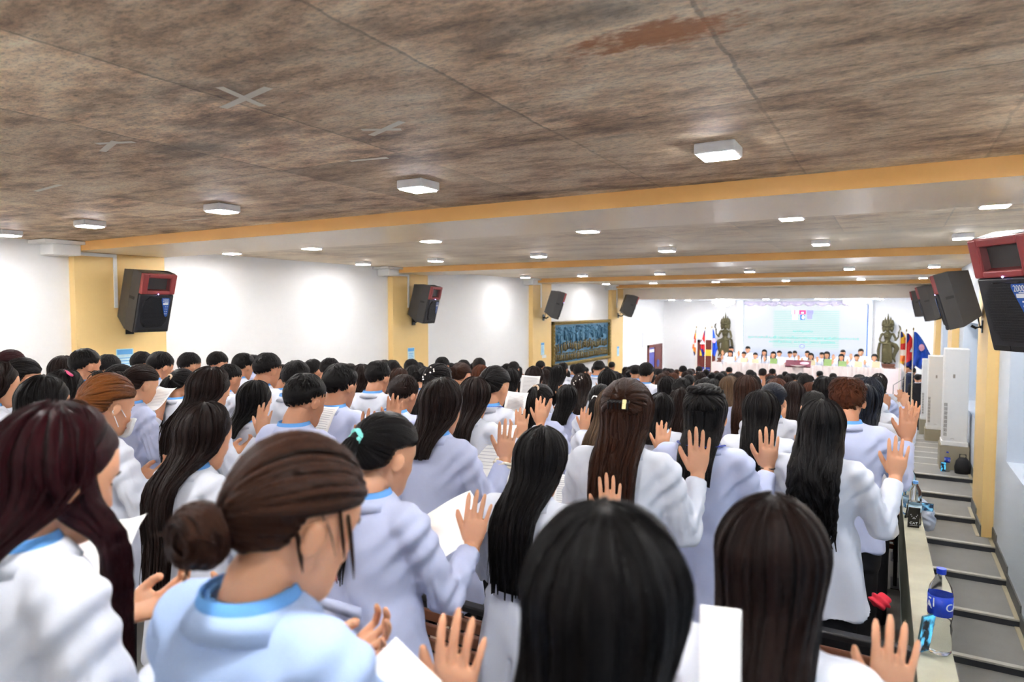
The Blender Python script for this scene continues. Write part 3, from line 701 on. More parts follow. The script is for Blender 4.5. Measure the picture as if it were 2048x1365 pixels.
for i, (px, lab, fl_) in enumerate(((1450, 'left', 1), (1775, 'right', -1))):
    c = at_y(px, 680, 27.1)
    e = empty('dancer_statue', (c[0], 27.13, -2.17), 0, 'green-brown bronze crowned dancer statue on the wall %s of the screen' % lab, 'statue', 'bronze statues flanking the screen')
    o = link('figure', STM, VERD, e); o.location = (0, 0, .04); o.scale = (fl_ * 1.0, 1, .965)
    b = MB().box((-.27, -.2, .0), (.27, .2, .05), bev=.01).box((-.23, -.17, .05), (.23, .17, .10), bev=.01).box((-.26, -.19, .10), (.26, .19, .15), bev=.01).build('base', REDB, e)
    for p_ in b.data.vertices: pass
    # the ledge the statue stands on
    struct(MB().box((c[0] - .45, 26.88, STZ), (c[0] + .45, YB, -2.172)).build('trim_%d' % (21 + i), PINK))

# flags on slanting staffs in floor stands
POLE = mat('cream_flagpole', srgb(226, 220, 205), .4, var=.02)
def flag_mat(kind):
    m = bpy.data.materials.new(kind + '_cloth'); m.use_nodes = True; nt = m.node_tree; N = nt.nodes; L = nt.links; b = N['Principled BSDF']; b.inputs['Roughness'].default_value = .75
    uv = N.new('ShaderNodeUVMap'); sp = N.new('ShaderNodeSeparateXYZ'); L.new(uv.outputs[0], sp.inputs[0])
    r = N.new('ShaderNodeValToRGB'); r.color_ramp.interpolation = 'CONSTANT'; e_ = r.color_ramp.elements
    B, Y_, R_, W_, O_ = srgb(28, 44, 140), srgb(244, 200, 60), srgb(212, 38, 40), srgb(240, 232, 224), srgb(238, 130, 50)
    st = {'buddhist_flag': [(0, B), (.18, Y_), (.36, R_), (.54, W_), (.72, O_), (.9, Y_)], 'cambodian_flag': [(0, B), (.25, R_), (.75, B)], 'blue_flag': [(0, srgb(28, 88, 205)), (.5, srgb(24, 80, 200))]}[kind]
    while len(e_) < len(st): e_.new(.5)
    for k, (p_, c) in enumerate(st): e_[k].position = p_; e_[k].color = c
    L.new(sp.outputs[0], r.inputs[0])
    L.new(r.outputs[0], b.inputs['Base Color']); return m
def flag(kind, px, py_top, label, lean, Y, pole_bottom_z, spread, group):
    t = at_y(px, py_top, Y); L_ = .98
    e = empty('flag', (t[0], Y, pole_bottom_z), 0, label, 'flag', group)
    H = t[2] - pole_bottom_z
    MB().tube([(lean * .0, 0, 0), (0, 0, H * .6), (0, 0, H)], .014, n=8).build('pole', POLE, e)
    MB().ball((0, 0, H + .02), (.02, .02, .05), nu=8, nv=6).build('finial', GOLDF, e)
    MB().tube([(0, 0, 0), (0, 0, .03), (0, 0, .05)], [.14, .14, .03], n=20).build('stand', POLE, e)
    # cloth hanging in folds from the pole, wider towards the bottom
    nu, nv = 24, 26; v = []; uv = []
    for j in range(nv + 1):
        b_ = j / nv; z = H - .06 - b_ * L_ * (1 - .05 * b_)
        wd = spread * (.10 + .9 * min(1, b_ * 1.5) ** .8) * (1 - .55 * max(0, b_ - .66) / .34)
        for i in range(nu + 1):
            a_ = i / nu
            v.append((lean * wd * a_ + .014 * lean, .05 * math.sin(a_ * 13 + b_ * 2) * (1 - a_ * .3) * (.3 + b_) + .02, z - .22 * a_ * (b_) ** 1.5 * (1 if b_ < .7 else .6)))
            uv.append((b_ * .8 + a_ * .28 if kind != 'buddhist_flag' else (b_ * .95 + .1 * a_ + (.12 if a_ > .55 else 0)) % 1.0, a_))
    me = bpy.data.meshes.new('flag_cloth'); W_ = nu + 1
    f = [(j * W_ + i, j * W_ + i + 1, (j + 1) * W_ + i + 1, (j + 1) * W_ + i) for j in range(nv) for i in range(nu)]
    me.from_pydata(v, [], f); ul = me.uv_layers.new(name='UVMap')
    for p_ in me.polygons:
        p_.use_smooth = True
        for li in p_.loop_indices: ul.data[li].uv = uv[me.loops[li].vertex_index]
    o = link('cloth', me, flag_mat(kind) if kind not in FM else FM[kind], e); FM[kind] = o.data.materials[0]
    md = o.modifiers.new('s', 'SOLIDIFY'); md.thickness = .003
    if kind != 'buddhist_flag':
        em = MB().ball((lean * spread * .45, -.03, H - .50), (.07, .012, .10), nu=12, nv=8)
        if kind == 'cambodian_flag':
            em = MB()
            for k, hh in ((-1, .10), (0, .16), (1, .10)): em.tube([(lean * spread * .5 + k * .05, -.04, H - .56), (lean * spread * .5 + k * .05, -.04, H - .56 + hh)], [.024, .004], n=6)
            em.box((lean * spread * .5 - .09, -.05, H - .60), (lean * spread * .5 + .09, -.03, H - .55))
        em.build('emblem', LBLW if kind == 'cambodian_flag' else mat('pale_pink_emblem', srgb(205, 160, 200), .6), e)
FM = {}
GL, GR_ = 'flags by the left door', 'flags at the right end of the stage'
flag('buddhist_flag', 1393, 656, 'striped yellow, red, white and orange flag, leftmost of the three by the door', -1, 26.2, row_floor(25), .16, GL); children_last = None
flag('cambodian_flag', 1411, 658, 'red and blue flag with a white temple, middle of the three by the door', -1, 26.0, row_floor(25), .2, GL)
flag('blue_flag', 1424, 656, 'blue flag hanging left of the left statue', 1, 25.8, row_floor(25), .2, GL)
flag('buddhist_flag', 1801, 660, 'striped yellow, red, white and orange flag, leftmost of the three right of the right statue', 1, 23.0, aisle_z(23.0), .36, GR_)
flag('cambodian_flag', 1813, 663, 'red and blue flag, middle of the three right of the right statue', 1, 22.4, aisle_z(22.4), .38, GR_)
flag('blue_flag', 1827, 660, 'bright blue flag, rightmost of the flags by the right statue', 1, 21.9, aisle_z(21.9), .46, GR_)

# draped presidium table, lectern
CLOTHW = mat('white_pink_table_cloth', srgb(240, 228, 226), .7, var=.04, scale=3)
tx0, tx1 = at_y(1448, 730, 24.9)[0], at_y(1768, 730, 24.9)[0]
tb = MB().box((tx0, 24.72, STZ), (tx1, 25.0, STZ + 1.12), bev=.015)
v = []
n = 160
for i in range(n + 1):
    x = tx0 + (tx1 - tx0) * i / n; y = 24.70 - .012 * math.sin(i * 1.7) - .006 * math.sin(i * .7)
    v += [(x, y, STZ + 1.14), (x, y - .015, STZ + .02)]
o = tb.add(v, [(2 * i, 2 * i + 1, 2 * i + 3, 2 * i + 2) for i in range(n)]).build('presidium_table', CLOTHW); tag(o, 'long table under a white and pink cloth across the front of the stage', 'table')
c = at_y(1597, 728, 24.45)
e = empty('lectern', (c[0], 24.35, STZ - .0), 0, 'white lectern with a tilted maroon top in the middle of the stage', 'lectern')
struct(MB().box((c[0] - .5, 24.0, -3.9), (c[0] + .5, 24.6, STZ)).build('floor_step', PINK))
hz = c[2] - STZ
MB().tube([(0, 0, 0), (0, 0, .06), (0, 0, .12), (0, 0, hz - .1), (0, 0, hz - .04)], [.3, .3, .2, .17, .3], [.2, .2, .14, .12, .2], n=24).build('column', CLOTHW, e)
MB().box((-.40, -.16, -.02), (.40, .16, .03), M=T(0, 0, hz) @ rot(math.radians(38)), bev=.008).build('reading_top', mat('maroon_leather', srgb(92, 14, 40), .45), e)
MB().ball((0, 0, 0), (.15, .07, .006), M=T(.2, -.02, hz + .035) @ rot(math.radians(38))).build('oval_emblem', mat('silver_pink_emblem', srgb(214, 178, 190), .35, .3), e)
MB().tube([(-.1, .05, hz), (-.12, .02, hz + .2), (-.1, -.06, hz + .32)], .008, n=6).build('microphone', BLACKM, e)

# microphone on its stand at the right front
c = at_y(1809, 757, 22.6); zf = aisle_z(22.6)
e = empty('microphone_stand', (c[0], 22.6, zf), 0, 'black microphone on a thin boom stand beside the flags', 'microphone stand')
MB().tube([(0, 0, 0), (0, 0, .03)], .12, n=20).build('base', BLACKM, e)
h = c[2] - zf
MB().tube([(-.28, 0, 0.02), (-.28, 0, h - .22), (0, 0, h)], .009, n=6).build('boom', BLACKM, e)
MB().ball((0, 0, h), (.03, .03, .035), nu=10, nv=8).build('microphone', BLACKM, e)
# ------------------------------------------------------------------ people
SKIN = mat('warm_skin', srgb(200, 146, 112), .5, var=.05, scale=9, bump=.05, bscale=220, sss=.12)
SKIN2 = mat('tan_skin', srgb(178, 124, 92), .5, var=.05, scale=9, bump=.05, bscale=220, sss=.12)
def cloth_mat(name, col, var=.02, bump=.25):
    return mat(name, col, .8, var=var, scale=6, bump=bump, bscale=14, spec=.25)
COATW = cloth_mat('white_coat_cotton', srgb(203, 207, 218))
COATL = cloth_mat('lavender_white_coat_cotton', srgb(180, 187, 215))
COATB = cloth_mat('pale_blue_coat_cotton', srgb(158, 180, 218))
BLUESH = cloth_mat('sky_blue_shirt_collar', srgb(92, 150, 212))
SUIT = cloth_mat('navy_suit_wool', srgb(30, 36, 56)); SUITB = cloth_mat('black_suit_wool', srgb(34, 34, 38))
TROU = cloth_mat('black_trouser_cloth', srgb(26, 26, 30)); SHOE = mat('black_shoe_leather', srgb(20, 19, 19), .35)
LANY = mat('royal_blue_lanyard', srgb(34, 66, 168), .5)
PAPER = mat('white_paper', srgb(240, 240, 238), .7, var=.01)
DARKB = mat('dark_brow_hair', srgb(28, 20, 18), .6); LIPS = mat('rosy_lips', srgb(190, 100, 96), .45)

def hair_mat(name, c0, c1, rough=.38):
    m = bpy.data.materials.new(name); m.use_nodes = True; nt = m.node_tree; N = nt.nodes; L = nt.links; b = N['Principled BSDF']
    uv = N.new('ShaderNodeUVMap'); mp = N.new('ShaderNodeMapping'); mp.inputs['Scale'].default_value = (26, .5, 1); L.new(uv.outputs[0], mp.inputs[0])
    nz = N.new('ShaderNodeTexNoise'); nz.inputs['Scale'].default_value = 6; nz.inputs['Detail'].default_value = 6; nz.inputs['Roughness'].default_value = .7; L.new(mp.outputs[0], nz.inputs[0])
    mx = N.new('ShaderNodeMix'); mx.data_type = 'RGBA'; mx.inputs['A'].default_value = c0; mx.inputs['B'].default_value = c1; rp = N.new('ShaderNodeMapRange'); rp.inputs['From Min'].default_value = .38; rp.inputs['From Max'].default_value = .66; L.new(nz.outputs['Fac'], rp.inputs[0]); L.new(rp.outputs[0], mx.inputs['Factor'])
    L.new(mx.outputs['Result'], b.inputs['Base Color']); b.inputs['Roughness'].default_value = rough; b.inputs['Specular IOR Level'].default_value = .16
    bp = N.new('ShaderNodeBump'); bp.inputs['Strength'].default_value = .9; bp.inputs['Distance'].default_value = .006; L.new(nz.outputs['Fac'], bp.inputs['Height']); L.new(bp.outputs[0], b.inputs['Normal'])
    return m
HM = {'black': hair_mat('black_hair', srgb(4, 3, 4), srgb(20, 16, 16)),
      'blue_black': hair_mat('blue_sheen_black_hair', srgb(8, 10, 18), srgb(34, 42, 60), .3),
      'dark_brown': hair_mat('dark_brown_hair', srgb(12, 6, 5), srgb(42, 24, 19)),
      'brown': hair_mat('brown_hair', srgb(30, 14, 8), srgb(74, 42, 26)),
      'red': hair_mat('burgundy_hair', srgb(14, 3, 6), srgb(62, 12, 20)),
      'auburn': hair_mat('auburn_hair', srgb(48, 20, 10), srgb(110, 58, 32)),
      'copper': hair_mat('copper_hair', srgb(84, 42, 16), srgb(146, 86, 40)),
      'light_brown': hair_mat('light_brown_hair', srgb(64, 46, 32), srgb(112, 88, 66))}

# canonical figure: 1.60 m, feet at 0, facing +Y
NECK = Vector((0, -.012, 1.345))
def head_matrix(pitch=16, yaw=0, roll=0):
    return T(*NECK) @ rot(0, math.radians(roll), math.radians(yaw)) @ rot(math.radians(-pitch), 0, 0) @ T(0, .018, .118)
HEADTAB = [(-.115, .050, .014, .016), (-.108, .048, .030, .036), (-.096, .042, .041, .050), (-.078, .034, .050, .060), (-.05, .018, .060, .074), (-.02, .008, .068, .085),
           (.01, .001, .073, .092), (.04, -.002, .0745, .095), (.07, -.004, .068, .087), (.092, -.005, .054, .068), (.108, -.006, .034, .043), (.116, -.006, .012, .015)]
def head_piece(mb, M):
    n, k = 56, 46; zz = np.linspace(-.115, .116, k); cy, rx, ry = interp(zz, HEADTAB)
    rx = rx * 1.03; v = []
    for i in range(k):
        a = np.arange(n) * 2 * math.pi / n; x = rx[i] * np.sin(a); c = np.cos(a)
        y = cy[i] + ry[i] * c; z = zz[i]
        y = np.where(c > 0, cy[i] + (ry[i]) * np.sign(c) * np.abs(c) ** .82, y)
        fr = (c > 0)
        g = lambda x0, sx, z0, sz: np.exp(-((x - x0) / sx) ** 2 - ((z - z0) / sz) ** 2)
        nose = np.exp(-(x / (.009 + .006 * max(0, min(1, (.0 - z) / .04)))) ** 2) * float(np.interp(z, [-.055, -.047, -.038, -.01, .022], [0, .017, .021, .010, 0]))
        d = nose + .007 * g(0, .02, -.066, .006) + .006 * g(0, .017, -.077, .006) - .004 * g(0, .02, -.0715, .002) + .006 * g(0, .02, -.096, .012)
        d += -.011 * g(.031, .014, .004, .012) - .011 * g(-.031, .014, .004, .012) + .004 * g(.03, .02, .026, .007) + .004 * g(-.03, .02, .026, .007)
        d += .005 * g(.042, .018, -.022, .018) + .005 * g(-.042, .018, -.022, .018)
        y = y + np.where(fr, d, 0)
        v += list(np.column_stack([x, y, np.full(n, z)]))
    f = [(i * n + j, (i + 1) * n + j, (i + 1) * n + (j + 1) % n, i * n + (j + 1) % n) for i in range(k - 1) for j in range(n)]
    f += [tuple(range(n)), tuple((k - 1) * n + j for j in range(n - 1, -1, -1))]
    mb.add(xf(M, np.array(v)), f)
    for s in (-1, 1):   # ears
        E_ = M @ T(s * .080, -.008, -.016) @ rot(math.radians(-12), 0, math.radians(-s * 32))
        mb.ball((0, 0, .006), (.0065, .018, .028), M=E_, nu=14, nv=10); mb.ball((s * .004, -.008, .012), (.007, .010, .018), M=E_, nu=10, nv=8)
def hand_piece(mb, M, s=1, sc_=1.0, curl=8, spread=1.0, thumb=1.0, grip=False):
    """wrist at the origin, fingers along +Z, palm faces +Y; s=1 right hand (thumb to -X)"""
    S = Matrix.Diagonal((s * sc_, sc_, sc_, 1)); W = M @ S
    def add(fn, *a, **k):
        t = MB(); fn(t, *a, **k); v = np.vstack(t.v); f = t.f
        if s < 0: f = [q[::-1] for q in f]
        mb.add(xf(W, v), f)
    add(lambda t: t.tube([(0, 0, -.035), (0, 0, 0), (-.001, 0, .02), (0, .0, .05), (.0, .0, .074), (0, .001, .084)], [.026, .027, .034, .0405, .041, .036], [.021, .019, .0165, .0150, .0125, .009], n=20))
    add(lambda t: t.ball((-.024, .012, .032), (.016, .013, .028)))
    for bx, bz, L_, r, an in ((-.0312, .084, .080, .0091, -4.0), (-.0103, .089, .089, .0094, -1.0), (.0112, .087, .082, .0090, 2.2), (.0312, .079, .065, .0080, 7.5)):
        p_ = np.array((bx, .0, bz - .012)); pts = [p_.copy()]; a = math.radians(an * spread); cu = 0; rad = [r * 1.08]
        for j, (fl_, cc) in enumerate(((.5, 1.0), (.28, 1.3), (.22, 1.0))):
            cu += math.radians(curl * cc) * (3.2 if grip else 1)
            for h in (0, 1):
                d = np.array((math.sin(a) * math.cos(cu), math.sin(cu), math.cos(a) * math.cos(cu))); p_ = p_ + d * L_ * fl_ / 2 * (1.17 if j == 0 else 1); pts.append(p_.copy())
                rad.append(r * ((1.0, .90), (.95, .86), (.84, .60))[j][h])
        add(lambda t, P=pts, R_=rad: t.tube(P, R_, [q * .92 for q in R_], n=12)); add(lambda t, P=pts, R_=rad: t.ball(P[-1], R_[-1] * .98, nu=10, nv=8))
    tp = [(-.024, .008, .012), (-.040, .012, .038), (-.050 - .006 * thumb, .014, .062), (-.053 - .013 * thumb, .014, .082), (-.053 - .016 * thumb, .013, .094)]
    if grip: tp = [(-.024, .008, .012), (-.038, .022, .036), (-.040, .036, .06), (-.034, .044, .078)]
    add(lambda t: t.tube(tp, [.0140, .0128, .0108, .0098, .0066][:len(tp)], n=12)); add(lambda t: t.ball(tp[-1], .0066, nu=10, nv=8))
def frame_to(p, z, y):
    z = Vector(z).normalized(); y = Vector(y); y = (y - z * y.dot(z)).normalized(); x = y.cross(z)
    m = Matrix((x, y, z)).transposed().to_4x4(); m.translation = p; return m
POSES = {  # right elbow, wrist, finger direction, palm normal; left elbow, wrist, finger dir, palm
    'a': ((.220, .06, 1.040), (.235, .20, 1.225), (.02, .10, 1), (-.35, .9, -.05)),
    'b': ((.245, .04, 1.055), (.285, .18, 1.255), (.05, .06, 1), (-.1, 1, 0)),
    'c': ((.215, .06, 1.045), (.195, .22, 1.225), (-.02, .12, 1), (-.6, .8, 0)),
    'p': ((.205, .05, 1.06), (.07, .24, 1.16), (-.25, .35, 1), (-1, .1, .2)),
    'd': ((.200, .10, 1.03), (.190, .26, 1.14), (.10, .10, 1), (-.25, .95, 0)),   # low hand, well in front
    'e': ((.200, .09, .98), (.165, .25, 1.075), (.08, .10, 1), (-.25, .95, 0)),   # lower still
    'h': ((.215, .02, 1.05), (.14, .23, 1.09), (-.5, .7, .25), (-.3, -.1, 1)),     # both hands hold a paper
    'n': ((.200, -.01, 1.03), (.205, .03, .80), (0, .08, -1), (-1, 0, 0))}         # arms down
LEFT = {'hold': ((-.205, .03, 1.05), (-.11, .23, 1.09), (.5, .75, .2), (.3, -.1, 1)), 'n': ((-.200, -.01, 1.03), (-.205, .03, .80), (0, .08, -1), (1, 0, 0)),
        'p': ((-.205, .05, 1.06), (-.07, .24, 1.16), (.25, .35, 1), (1, .1, .2))}
def left_of(pose): return LEFT['p' if pose == 'p' else 'n' if pose == 'n' else 'hold']
BODY = {}
def body_mesh(sex='f', pose='a', pitch=16, yaw=0, roll=0, fine=.0044):
    key = (sex, pose, pitch, yaw, roll, fine)
    if key in BODY: return BODY[key]
    m = MB(); H = head_matrix(pitch, yaw, roll); sh = 1.0 if sex == 'f' else 1.10
    head_piece(m, H)
    hb = H @ Vector((0, -.012, -.06)); nr = .049 if sex == 'f' else .058
    m.tube([(0, -.02, 1.26), (0, -.022, 1.32), tuple((Vector((0, -.018, 1.36)) * .6 + hb * .4)), tuple(hb), tuple(H @ Vector((0, -.008, -.01)))], [nr * 1.25, nr * 1.1, nr, nr, nr * .9], n=20)
    m.tube([(0, 0, .80), (0, 0, .95), (0, 0, 1.05), (0, -.005, 1.18), (0, -.01, 1.25), (0, -.015, 1.31)], np.array([.145, .15, .120, .13, .12, .06]) * sh, [.10, .105, .085, .092, .07, .05], n=24)
    for s in (-1, 1): m.tube([(s * .08, 0, .84), (s * .085, .0, .66)], [.07, .058], n=14)
    R_ = POSES[pose]; Lp = left_of(pose)
    for s, (e, w_, fd, pn) in ((1, R_), (-1, Lp)):
        S = (s * .150 * sh, -.012, 1.262); e = (e[0] * (1 + .05 * (sh > 1)), e[1], e[2])
        m.tube([S, tuple((Vector(S) + Vector(e)) / 2), e], [.046, .040, .036], n=14); m.ball(S, .040)
        m.tube([e, tuple(Vector(e).lerp(Vector(w_), .4)), w_], [.036, .034, .024], [.036, .032, .020], n=14); m.ball(e, .036)
        hand_piece(m, frame_to(w_, fd, pn), s, 1.0 if sex == 'f' else 1.06, curl=5 if pose in 'abcden' and s > 0 else 9, spread=1 if pose not in 'de' else 1.15, grip=(pose == 'h' or (s < 0 and pose in 'abcde')))
    me = decimate(remesh(m, fine, 2, .5), .21 if fine < .004 else .34 if fine < .006 else .5); BODY[key] = me; me.name = 'body'
    return me
COAT = {}
def coat_mesh(sex='f', pose='a', hem=.62, suit=False):
    key = (sex, pose, hem, suit)
    if key in COAT: return COAT[key]
    m = MB(); sh = 1.0 if sex == 'f' else 1.12
    tab = [(hem, .225, .165), (.72, .212, .155), (.86, .190, .145), (.97, .172, .132), (1.06, .150, .116), (1.16, .160, .120), (1.24, .170, .112), (1.29, .158, .094), (1.325, .110, .074), (1.352, .068, .060)]
    if sex == 'm': tab = [(hem, .205, .160), (.80, .195, .150), (.97, .178, .135), (1.08, .172, .125), (1.18, .182, .125), (1.25, .186, .114), (1.295, .168, .094), (1.33, .112, .074), (1.355, .072, .062)]
    tab = [t_ for i, t_ in enumerate(tab) if i == 0 or t_[0] > hem + .02]
    m.tube([(0, -.006 - .008 * (z > 1.2), z) for z, a, b in tab], [a for z, a, b in tab], [b for z, a, b in tab], n=40, side=(1, 0, 0))
    R_ = POSES[pose]; Lp = left_of(pose)
    for s, (e, w_, fd, pn) in ((1, R_), (-1, Lp)):
        S = Vector((s * .150 * sh, -.014, 1.275)); e = Vector((e[0] * (1 + .05 * (sh > 1)), e[1], e[2])); w_ = Vector(w_)
        m.tube([tuple(Vector((s * .06, -.012, 1.30))), tuple(S)], [.052, .062], n=16); m.ball(tuple(S), (.060, .060, .060))
        m.tube([tuple(S), tuple(S.lerp(e, .5)), tuple(e)], [.062, .056, .052], n=18); m.ball(tuple(e), .053)
        c = w_.lerp(e, .10)
        m.tube([tuple(e), tuple(e.lerp(c, .5)), tuple(c)], [.053, .047, .040], [.053, .045, .037], n=18)
    me = remesh(m, .0085, 5, .6)
    v = mesh_co(me); n = mesh_no(me); x, y, z = v.T
    low = sstep(1.05, .75, z); ang = np.arctan2(y, x)
    core = np.exp(-((np.abs(x) - 0) / .22) ** 4)
    d = .010 * low * np.sin(ang * 7 + 1.5 * np.sin(z * 6)) + .0065 * np.sin(x * 34 + 12 * z + 2 * np.sin(z * 9)) * np.exp(-((z - 1.14) / .12) ** 2) * (y < 0) + .0035 * np.sin(z * 46 + 6 * np.sin(x * 9) + 3 * y) * np.exp(-((z - 1.02) / .12) ** 2) * core
    for s, (e, w_, fd, pn) in ((1, R_), (-1, Lp)):
        e = np.array(e); r = np.linalg.norm(v - e, axis=1); d += .0062 * np.exp(-(r / .12) ** 2) * np.sin((v @ np.array((.3, .9, .8))) * 88 + 6 * np.sin(x * 31 + y * 23))
        a_ = np.array((s * .15, -.014, 1.24)); r = np.linalg.norm(v - a_, axis=1); d += .0085 * np.exp(-(r / .10) ** 2) * np.sin((x * s * .6 - z * .8 + y * .4) * 95)
    d += -.0035 * np.exp(-(x / .006) ** 2) * (y < -.03) * (z < 1.33)                   # centre back seam
    d += -.016 * np.exp(-(x / .007) ** 2) * (y < -.03) * (z < hem + .22) * (not suit)   # vent
    set_co(me, v + n * d[:, None]); me = decimate(me, .6); COAT[key] = me; me.name = 'coat'; return me
def ring_band(z0, z1, rx0, ry0, rx1, ry1, cy0, cy1, gap=50, th=.004, n=40):
    """stand or folded collar: open at the front by gap degrees"""
    m = MB(); v = []; g = math.radians(gap); A = np.linspace(math.pi / 2 + g, math.pi / 2 + 2 * math.pi - g, n)
    for a in A:
        c, s = math.cos(a), math.sin(a)
        v += [(rx0 * c, cy0 + ry0 * s, z0), (rx1 * c, cy1 + ry1 * s, z1), ((rx1 + th) * c, cy1 + (ry1 + th) * s, z1), ((rx0 + th) * c, cy0 + (ry0 + th) * s, z0)]
    f = []
    for i in range(n - 1):
        for j in range(4): f.append((4 * i + j, 4 * i + (j + 1) % 4, 4 * i + 4 + (j + 1) % 4, 4 * i + 4 + j))
    f += [(0, 3, 2, 1), tuple(4 * (n - 1) + j for j in range(4))]
    return m.add(v, f)
def parts_once():
    P = {}
    a = ring_band(1.315, 1.364, .076, .068, .0535, .0525, -.022, -.022, 34, .005); v0 = a
    b = ring_band(1.368, 1.318, .0655, .063, .086, .077, -.022, -.020, 40, .004); a.add(np.vstack(b.v), b.f)
    P['shirt'] = a.mesh('shirt_collar')
    P['lapel'] = ring_band(1.352, 1.318, .074, .068, .102, .087, -.020, -.016, 34, .005).mesh('coat_collar')
    for sx, w_ in (('f', 1.0), ('m', 1.08)):
        t = MB(); t.tube([(0, 0, .60), (0, 0, .84), (0, 0, .96)], [.165 * w_, .168 * w_, .15 * w_], [.125, .125, .11], n=24)
        for s in (-1, 1): t.tube([(s * .085, 0, .74), (s * .09, .0, .45), (s * .092, -.005, .014)], [.088, .074, .070], n=16)
        P['trousers_' + sx] = remesh(t, .014, 3)
    for s, k in ((-1, 'shoe_l'), (1, 'shoe_r')):
        t = MB(); t.tube([(s * .09, -.075, .035), (s * .092, -.03, .042), (s * .095, .05, .036), (s * .102, .12, .028), (s * .104, .165, .022)], [.028, .036, .040, .042, .02], [.034, .042, .036, .026, .018], n=14)
        t.box((s * .095 - .036, -.095, 0), (s * .098 + .04, .16, .012), bev=.004); P[k] = t.mesh('shoe')
    t = MB(); A = np.linspace(-math.pi * 1.18, .18 * math.pi, 26)
    t.tube([(.093 * math.cos(a_), -.022 + .083 * math.sin(a_), 1.352 - .03 * max(0, math.sin(a_)) ) for a_ in A], [.002] * 26, [.008] * 26, n=6, side=(0, 0, 1)); P['lanyard'] = t.mesh('lanyard')
    t = MB(); t.box((-.085, -.150, 1.035), (.085, -.143, 1.07)); v = np.vstack(t.v)
    P['belt'] = t.mesh('belt')
    return P
PT = parts_once()
def face_bits(M):
    out = []
    for s in (-1, 1):
        out.append(('eye', MB().ball((s * .031, .0790, .004), (.0115, .0035, .0022), M=M, nu=12, nv=6).mesh('eye'), DARKB))
        out.append(('eyebrow', MB().tube([tuple(M @ Vector(q)) for q in ((s * .014, .0915, .022), (s * .03, .0915, .028), (s * .05, .0775, .022))], [.0015, .002, .001], n=6).mesh('eyebrow'), DARKB))
    out.append(('lips', MB().ball((0, .0950, -.0715), (.018, .006, .0070), M=M, nu=12, nv=8).mesh('lips'), LIPS))
    return out

# ---------------------------------------------------------------- hair
class Locks:
    """flat tapered locks swept along paths, collected in one mesh with lengthwise UVs"""
    def __init__(s): s.v = []; s.f = []; s.uv = []; s.n = 0; s.k = 0
    def lock(s, pts, w, t, nrm, taper=.25, m=4, root=.7):
        pts = np.asarray(pts, float); k = len(pts); tg = np.gradient(pts, axis=0); tg /= np.linalg.norm(tg, axis=1)[:, None] + 1e-9
        nrm = np.asarray(nrm, float); 
        if nrm.ndim == 1: nrm = np.tile(nrm, (k, 1))
        nrm = nrm - tg * np.sum(nrm * tg, 1)[:, None]; nrm /= np.linalg.norm(nrm, axis=1)[:, None] + 1e-9
        sd = np.cross(tg, nrm); u = np.linspace(0, 1, k)
        e = (root + (1 - root) * np.minimum(1, u / .2)) * np.where(u > .6, 1 - (1 - taper) * ((u - .6) / .4) ** 1.5, 1)
        L_ = np.concatenate([[0], np.cumsum(np.linalg.norm(np.diff(pts, axis=0), axis=1))])
        a = np.arange(m) * 2 * math.pi / m
        V = pts[:, None, :] + (np.cos(a)[None, :, None] * (w * e)[:, None, None]) * sd[:, None, :] + (np.sin(a)[None, :, None] * (t * e)[:, None, None]) * nrm[:, None, :]
        s.v.append(V.reshape(-1, 3)); o = s.n
        us = (s.k * .37) % 1; s.uv.append(np.stack([np.broadcast_to(us + np.abs(np.arange(m) - m / 2)[None, :] / m * .3, (k, m)), np.broadcast_to(L_[:, None] * 2, (k, m))], -1).reshape(-1, 2))
        for i in range(k - 1):
            for j in range(m): s.f.append((o + i * m + j, o + (i + 1) * m + j, o + (i + 1) * m + (j + 1) % m, o + i * m + (j + 1) % m))
        s.f.append(tuple(o + j for j in range(m))); s.f.append(tuple(o + (k - 1) * m + j for j in range(m - 1, -1, -1)))
        s.n += k * m; s.k += 1
    def raw(s, mb, uvf):
        v = np.vstack(mb.v); s.v.append(v); s.uv.append(uvf(v)); s.f += [tuple(i + s.n for i in q) for q in mb.f]; s.n += len(v)
    def mesh(s, name='hair'):
        me = bpy.data.meshes.new(name); me.from_pydata(np.vstack(s.v).tolist(), [], s.f); me.update()
        me.polygons.foreach_set('use_smooth', [True] * len(me.polygons))
        ul = me.uv_layers.new(name='UVMap'); li = np.empty(len(me.loops), np.int32); me.loops.foreach_get('vertex_index', li)
        ul.data.foreach_set('uv', np.vstack(s.uv)[li].astype(np.float32).ravel()); return me
SC = np.array((.0, -.006, .022)); SR = np.array((.0815, .101, .100))      # scalp ellipsoid in head space
CR = np.array((0, -.30, .954))                                           # whorl direction
def scalp(d, lift=0.0): d = np.asarray(d, float); d = d / (np.linalg.norm(d, axis=-1, keepdims=True)); return SC + d * (SR + lift)
_e1 = np.array((1., 0, 0)); _e2 = np.cross(CR, _e1); _e2 /= np.linalg.norm(_e2)     # _e2 points to the front
if _e2[1] < 0: _e2 = -_e2
def sph(az, t):
    """az 0 = front, 90 = right, 180 = back; t = angle from the whorl (degrees)"""
    az, t = np.radians(az), np.radians(t); h = np.sin(az)[..., None] * _e1 + np.cos(az)[..., None] * _e2
    return np.cos(t)[..., None] * CR + np.sin(t)[..., None] * h
def hairline(az, short=False):
    a = abs(((az + 180) % 360) - 180)
    if short: return float(np.interp(a, [0, 40, 70, 95, 115, 150, 180], [84, 84, 88, 80, 98, 108, 108]))
    return float(np.interp(a, [0, 40, 62, 85, 110, 150, 180], [80, 82, 98, 104, 120, 118, 114]))
def hairline_t(az):
    a = abs(((az + 180) % 360) - 180)
    return float(np.interp(a, [0, 40, 60, 74, 98, 116, 150, 180], [80, 82, 80, 78, 80, 108, 118, 114]))
